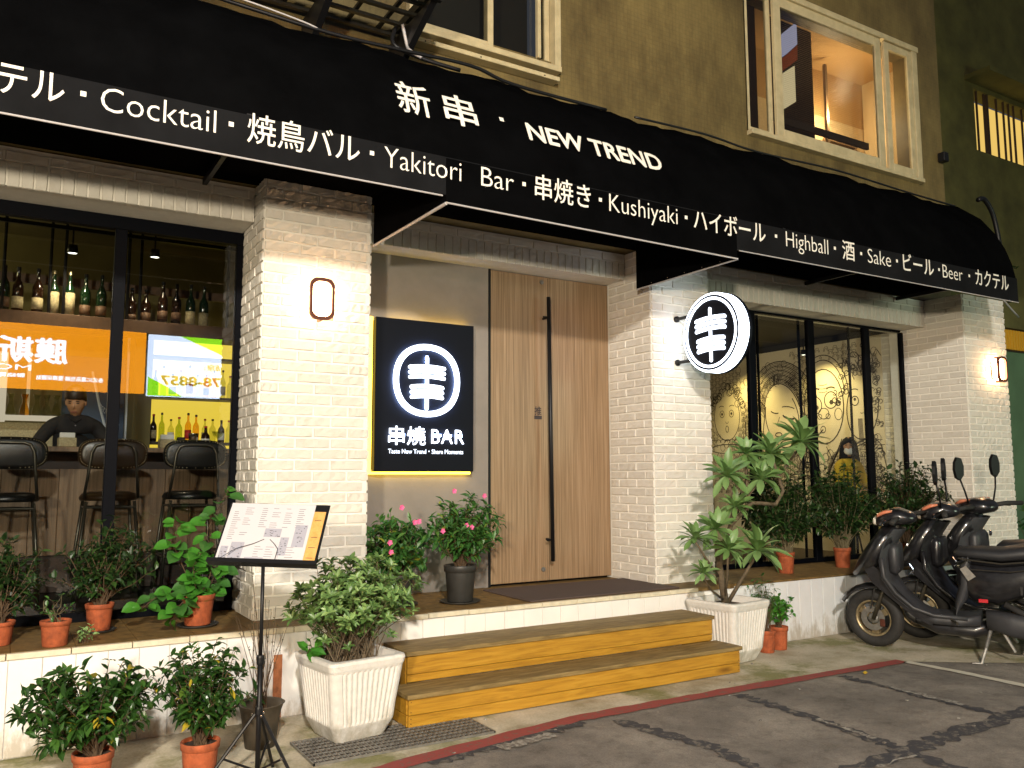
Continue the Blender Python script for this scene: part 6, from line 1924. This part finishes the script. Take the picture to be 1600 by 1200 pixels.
def scooter(label, loc, az, steer=0.0, mirrors=True, lit=True, grey='plastic_grey', lean=0.0, sc=1.15):
    """local +x is forward, origin under the front wheel; y>0 is the rider's left"""
    t = thing('scooter', label, 'scooter', loc, 0, 'scooters parked nose to the wall')
    t.rotation_euler = Euler((lean, 0, R(90) - R(az)), 'XYZ'); t.scale = (sc, sc, sc)
    wheel(t, 0, .222, .222, steer)
    wheel(t, -1.25, .222, .222, 0, 'rear_wheel')
    # fork and front fender
    for s in (-1, 1):
        MB().tube([(0, .065 * s, .222), (-.07, .065 * s, .42), (-.15, .04 * s, .60)], .016, 8).build('fork_leg', M['pipe_metal'], t, world=False, smooth=True)
    m = MB(); rings = []
    for k in range(9):
        a = R(28 + 17 * k)
        x, z = .262 * math.cos(a), .222 + .262 * math.sin(a)
        ring = []
        for q in range(12):
            b = 2 * PI * q / 12; ww = .058 * math.cos(b); th = .012 * math.sin(b) - .022 * (abs(math.cos(b)) ** 3)
            ring.append((x + th * math.cos(a), ww, z + th * math.sin(a)))
        rings.append(ring)
    m.loft(rings); m.build('front_fender', M['plastic_black'], t, world=False, smooth=True)
    # nose beak and front shield
    loft('front_shield', [(.135, .560, .035, .018, .5), (.10, .590, .08, .040, .5), (.045, .640, .15, .070, .55), (-.02, .71, .195, .085, .6), (-.085, .80, .195, .085, .65), (-.14, .88, .155, .075, .7), (-.19, .94, .10, .05, .8)], M['plastic_black'], t)
    # lower side of the shield running down to the floor board
    for s in (-1, 1):
        m = MB(); m.prism([(-.02, .66), (.03, .62), (-.02, .52), (-.16, .40), (-.30, .285), (-.42, .225), (-.44, .275), (-.34, .33), (-.22, .45), (-.10, .60)], .135 * s, .150 * s)
        fixn(m.build('shield_side', M['plastic_black'], t, world=False))
    # inner leg shield (grey) : curved panel facing the rider
    prof_ = [(-.22, .93, .11), (-.15, .83, .18), (-.115, .70, .205), (-.13, .56, .20), (-.20, .44, .185), (-.30, .345, .165), (-.42, .300, .15)]
    vs = []; fs = []; nq = 9
    for (x, z, w) in prof_:
        for q in range(nq):
            u = -1 + 2 * q / (nq - 1)
            vs.append((x - .055 * (1 - u * u) + .03 * abs(u) ** 3, u * w, z))
    for i in range(len(prof_) - 1):
        for q in range(nq - 1): fs.append((i * nq + q, i * nq + q + 1, (i + 1) * nq + q + 1, (i + 1) * nq + q))
    MB().add(vs, fs).build('inner_leg_shield', M[grey], t, world=False, smooth=True)
    m = MB(); m.tube([(-.105, .200, .72), (-.115, .198, .58), (-.19, .182, .455), (-.30, .150, .35), (-.44, .150, .305), (-.66, .15, .300)], .016, 8); m.build('shield_trim', M[grey], t, world=False, smooth=True)
    loft('glove_box', [(-.15, .70, .14, .12), (-.195, .70, .14, .12), (-.215, .70, .12, .10), (-.22, .70, .06, .05)], M[grey], t, 5)
    loft('floor_board', [(-.36, .275, .15, .030), (-.45, .268, .155, .034), (-.62, .268, .15, .036), (-.74, .285, .13, .045)], M[grey], t, 5)
    loft('belly_pan', [(-.30, .25, .09, .04), (-.45, .20, .12, .055), (-.70, .20, .12, .06), (-.85, .24, .08, .06)], M['plastic_black'], t)
    # seat column, seat, body and tail
    loft('seat_column', [(-.58, .30, .11, .02, -.1), (-.62, .42, .115, .05, -1.3), (-.66, .55, .12, .05, -1.3), (-.66, .68, .125, .045, -1.4), (-.68, .74, .12, .02)], M[grey], t)
    loft('body_cowl', [(-.60, .60, .085, .09), (-.70, .56, .135, .15), (-.86, .55, .165, .16), (-1.05, .60, .17, .135), (-1.25, .665, .155, .10), (-1.45, .73, .12, .065), (-1.58, .765, .07, .035)], M['plastic_black'], t)
    loft('engine_cover', [(-.78, .30, .05, .07, 0, .10), (-.95, .27, .07, .085, 0, .11), (-1.15, .25, .075, .085, 0, .12), (-1.33, .245, .06, .07, 0, .12)], M[grey], t)
    loft('seat', [(-.585, .755, .05, .015), (-.62, .765, .095, .035), (-.74, .765, .125, .045), (-.90, .760, .145, .05), (-1.05, .785, .15, .055), (-1.22, .825, .135, .052), (-1.38, .850, .10, .035), (-1.43, .852, .05, .015)], M['seat_vinyl'], t)
    MB().tube([(-.62, .128, .735), (-.74, .158, .725), (-.90, .180, .715), (-1.05, .185, .735), (-1.22, .168, .775)], .006, 6).build('seat_piping', M['pipe_metal'], t, world=False)
    loft('tail_light', [(-1.53, .755, .085, .03), (-1.60, .765, .07, .028), (-1.62, .765, .03, .012)], M['red_plastic'], t)
    MB().tube([(-1.30, .12, .86), (-1.48, .11, .90), (-1.56, 0, .91), (-1.48, -.11, .90), (-1.30, -.12, .86)], .012, 8).build('grab_rail', M['pipe_metal'], t, world=False, smooth=True)
    MB().tube([(-.98, -.12, .25), (-1.2, -.15, .27), (-1.5, -.17, .34)], .045, 12).build('muffler', M['pipe_metal'], t, world=False, smooth=True)
    MB().box(-.80, -.74, .168, .174, .43, .455, .002).build('side_reflector', M['red_plastic'], t, world=False)
    m = MB(); m.prism([(-.63, .66), (-.67, .685), (-.73, .61), (-.68, .575)], .138, .150); m.build('pale_side_badge', M['steel'], t, world=False)
    # headset
    q = Matrix.Rotation(steer * .6, 4, 'Z')
    hs = bpy.data.objects.new('handlebar', MB().loft([sring(*s_) for s_ in ((.10, .02, .035, .015), (.075, .03, .085, .045), (.02, .045, .115, .062), (-.05, .055, .11, .058), (-.11, .05, .08, .04), (-.14, .045, .04, .02))]).mesh('handlebar'))
    COL.objects.link(hs); hs.data.materials.append(M['plastic_black']); hs.parent = t; hs.location = (-.17, 0, .955); hs.rotation_euler = (0, 0, steer * .7); hs.scale = (1.22, 1.15, 1.15)
    for p_ in hs.data.polygons: p_.use_smooth = True
    MB().loft([sring(.108, .015, .030, .012), sring(.100, .022, .070, .032), sring(.078, .026, .078, .036)]).build('headlight', M['lamp_clear'], hs, world=False, smooth=True)
    for s in (-1, 1):
        MB().loft([sring(.070, .055, .018, .010, y0=.072 * s), sring(.055, .070, .034, .016, y0=.085 * s), sring(.010, .092, .034, .014, y0=.095 * s), sring(-.03, .098, .02, .006, y0=.095 * s)]).build('indicator', M['amber'], hs, world=False, smooth=True)
        MB().tube([(-.06, .08 * s, .05), (-.08, .20 * s, .058), (-.10, .33 * s, .05)], .016, 8).build('grip', M['tyre'], hs, world=False, smooth=True)
        MB().tube([(-.045, .13 * s, .055), (-.02, .20 * s, .045), (-.035, .30 * s, .03)], .005, 6).build('brake_lever', M['chrome'], hs, world=False, smooth=True)
        if mirrors:
            MB().tube([(-.05, .12 * s, .08), (-.05, .15 * s, .17), (-.04, .17 * s, .245)], .006, 6).build('mirror_stem', M['black_metal'], hs, world=False, smooth=True)
            m = MB(); pts = [(0, -.075), (.026, -.055), (.036, 0), (.030, .05), (.010, .085), (-.018, .075), (-.032, .02), (-.028, -.04)]
            m.prism([(a_ * 1.25 + .175 * s, b_ + .315) for a_, b_ in pts], -.008, .012, 'yz')
            m2 = m; m2.v = [(-.04 + v[0], v[1], v[2]) for v in m.v]
            m2.build('mirror', M['black_metal'], hs, world=False)
    MB().tube([(-.04, .05, .03), (.03, .09, -.06), (-.02, .10, -.17)], .005, 6).build('brake_cable', M['tyre'], hs, world=False)
    MB().tube([(-.80, .10, .22), (-.77, .20, .11), (-.74, .25, .012)], .012, 8).build('kick_stand', M['steel'], t, world=False)
    MB().tube([(-.74, .25, .012), (-.68, .27, .010)], .012, 8).build('kick_stand_foot', M['steel'], t, world=False)
    for s in (-1, 1): MB().tube([(-.86, .10 * s, .25), (-.95, .15 * s, .09)], .012, 6).build('centre_stand_leg', M['steel'], t, world=False)
    # seams, vents, stickers and cables that break up the panels
    for s in (-1, 1):
        MB().tube([(-.70, .150 * s, .66), (-.95, .176 * s, .66), (-1.25, .160 * s, .71), (-1.50, .095 * s, .765)], .004, 5).build('panel_seam', M['pipe_metal'], t, world=False)
        for k in range(4): MB().box(-1.02 - .035 * k, -1.005 - .035 * k, .166 * s - .006, .166 * s + .006, .50, .56 - .006 * k).build('vent', M['tyre'], t, world=False)
        MB().tube([(.02, .05 * s, .30), (-.02, .09 * s, .45), (-.08, .10 * s, .60)], .006, 5).build('brake_hose', M['tyre'], t, world=False)
        MB().tube([(-.56, .16 * s, .285), (-.60, .24 * s, .28)], .010, 6).build('foot_peg', M['pipe_metal'], t, world=False)
    MB().box(.02, .026, -.05, .05, .655, .70).build('front_badge', M['chrome'], t, world=False)
    MB().tube([(-.90, -.12, .42), (-1.24, -.13, .24)], .022, 10).build('shock_absorber', M['chrome'], t, world=False, smooth=True)
    MB().tube([(-.90, .12, .42), (-1.24, .13, .24)], .022, 10).build('shock_absorber', M['tyre'], t, world=False, smooth=True)
    # hooks and key surround
    MB().lathe([(.001, 0), (.02, .002), (.022, .012)], (-.275, .0, .80), 12, 'x').build('key_ring', M['chrome'], t, world=False)
    MB().tube([(-.275, .03, .66), (-.30, .03, .62), (-.30, .03, .60), (-.28, .03, .59)], .005, 6).build('bag_hook', M['chrome'], t, world=False)
    return t
scooter('nearest black scooter with grey leg shield, its front wheel by the white base wall', (6.85, 5.00, 0), -26, R(-14), mirrors=False, lean=R(-4))
scooter('second black scooter, between the nearest one and the farthest one, with round topped mirrors', (7.55, 5.02, 0), -19, R(6), lean=R(-4), sc=1.19, grey='plastic_black')
scooter('farthest black scooter in the row, close to the far brick pillar', (8.22, 5.02, 0), -12, R(-30), lean=R(-4), sc=1.22)
# cargo seen between the scooters
t = thing('scooter_basket', 'brown covered load with yellow trim behind the scooter seats at the right edge', 'basket', (8.6, 4.2, .78))
MB().box(8.45, 8.95, 3.98, 4.30, .80, .86, .01).build('yellow_trim', M['yellow_plastic'], t)
m = MB(); m.prism([(8.50, .865), (9.10, .865), (9.10, 1.22), (8.95, 1.20)], 3.98, 4.30); m.build('brown_cover', M['beam_wood'], t)
MB().box(8.5, 9.05, 4.0, 4.28, .0, .795).build('load_box', M['plastic_black'], t)
MB().box(8.32, 8.42, 4.1, 4.18, .80, .86, .01).build('lime_tag', M['lime_plastic'], t)

# ================================================================== ACROSS THE STREET (seen as reflections in the bar window)
t = thing('shop_sign', 'orange lit shop sign across the street, seen mirrored in the bar window glass', 'sign', (0, -5.05, 3.2))
YS = -5.02
M['orange_face'] = emit('orange_sign_face', (1.0, 0.34, 0.010), 11.0)
M['sign_white'] = emit('white_sign_letters', (0.92, 0.93, 1.0), 16.0)
M['white_face'] = emit('white_sign_face', (0.66, 0.78, 1.0), 14.0)
M['lime_face'] = emit('lime_sign_wave', (0.30, 0.85, 0.02), 11.0)
M['amber_digits'] = emit('bronze_digits', (0.45, 0.22, 0.05), 5.0)
MB().box(-2.6, 2.30, YS - .2, YS, 3.17, 4.38).build('orange_box', M['orange_face'], t)
def mtext(body, xl, xr, z, cap, mat, bold=.02):
    """lettering that reads correctly from across the street (mirrored in the bar window): first glyph at the larger x"""
    c = xl + xr
    return text('sign_lettering', body, xl, xr, 0, mat, t, 0, cap=cap, bold=bold, out=1, plane=lambda u, w: (c - u, YS + .01, z + w))
mtext('膜斯密', -.75, .91, 3.70, .50, M['sign_white'], .035)
mtext('MOSMII', -.95, .33, 3.50, .15, M['sign_white'], .01)
mtext('各式3C產品包膜·螢幕保護貼', .42, 1.56, 3.345, .095, M['sign_white'], .03)
mtext('聯絡電話:0', -.45, .24, 3.37, .085, M['sign_white'], .03)
t = thing('shop_sign', 'white and lime lit shop sign with a phone number, mirrored in the bar window glass', 'sign', (3, -5.05, 3.1))
MB().box(2.36, 3.80, YS - .2, YS, 3.13, 4.36).build('white_box', M['white_face'], t)
m = MB(); m.prism([(2.36, 3.13), (3.0, 3.13), (2.75, 3.30), (2.36, 3.50)], YS + .001, YS + .012); m.build('lime_wave', M['lime_face'], t)
m = MB(); m.prism([(3.80, 4.36), (2.95, 4.36), (3.30, 4.22), (3.80, 4.02)], YS + .001, YS + .012); m.build('lime_wave', M['lime_face'], t)
mtext('78-8857', 2.60, 3.74, 3.36, .26, M['amber_digits'], .03)
mtext('線:', 3.42, 3.74, 3.70, .14, M['amber_digits'], .01)
t = thing('opposite_building', 'dark building across the street that carries the lit shop signs', 'building', (0, -6, 0))
MB().box(-20, 20, -6.4, -5.3, 0, 12).build('facade', M['room_dark'], t)
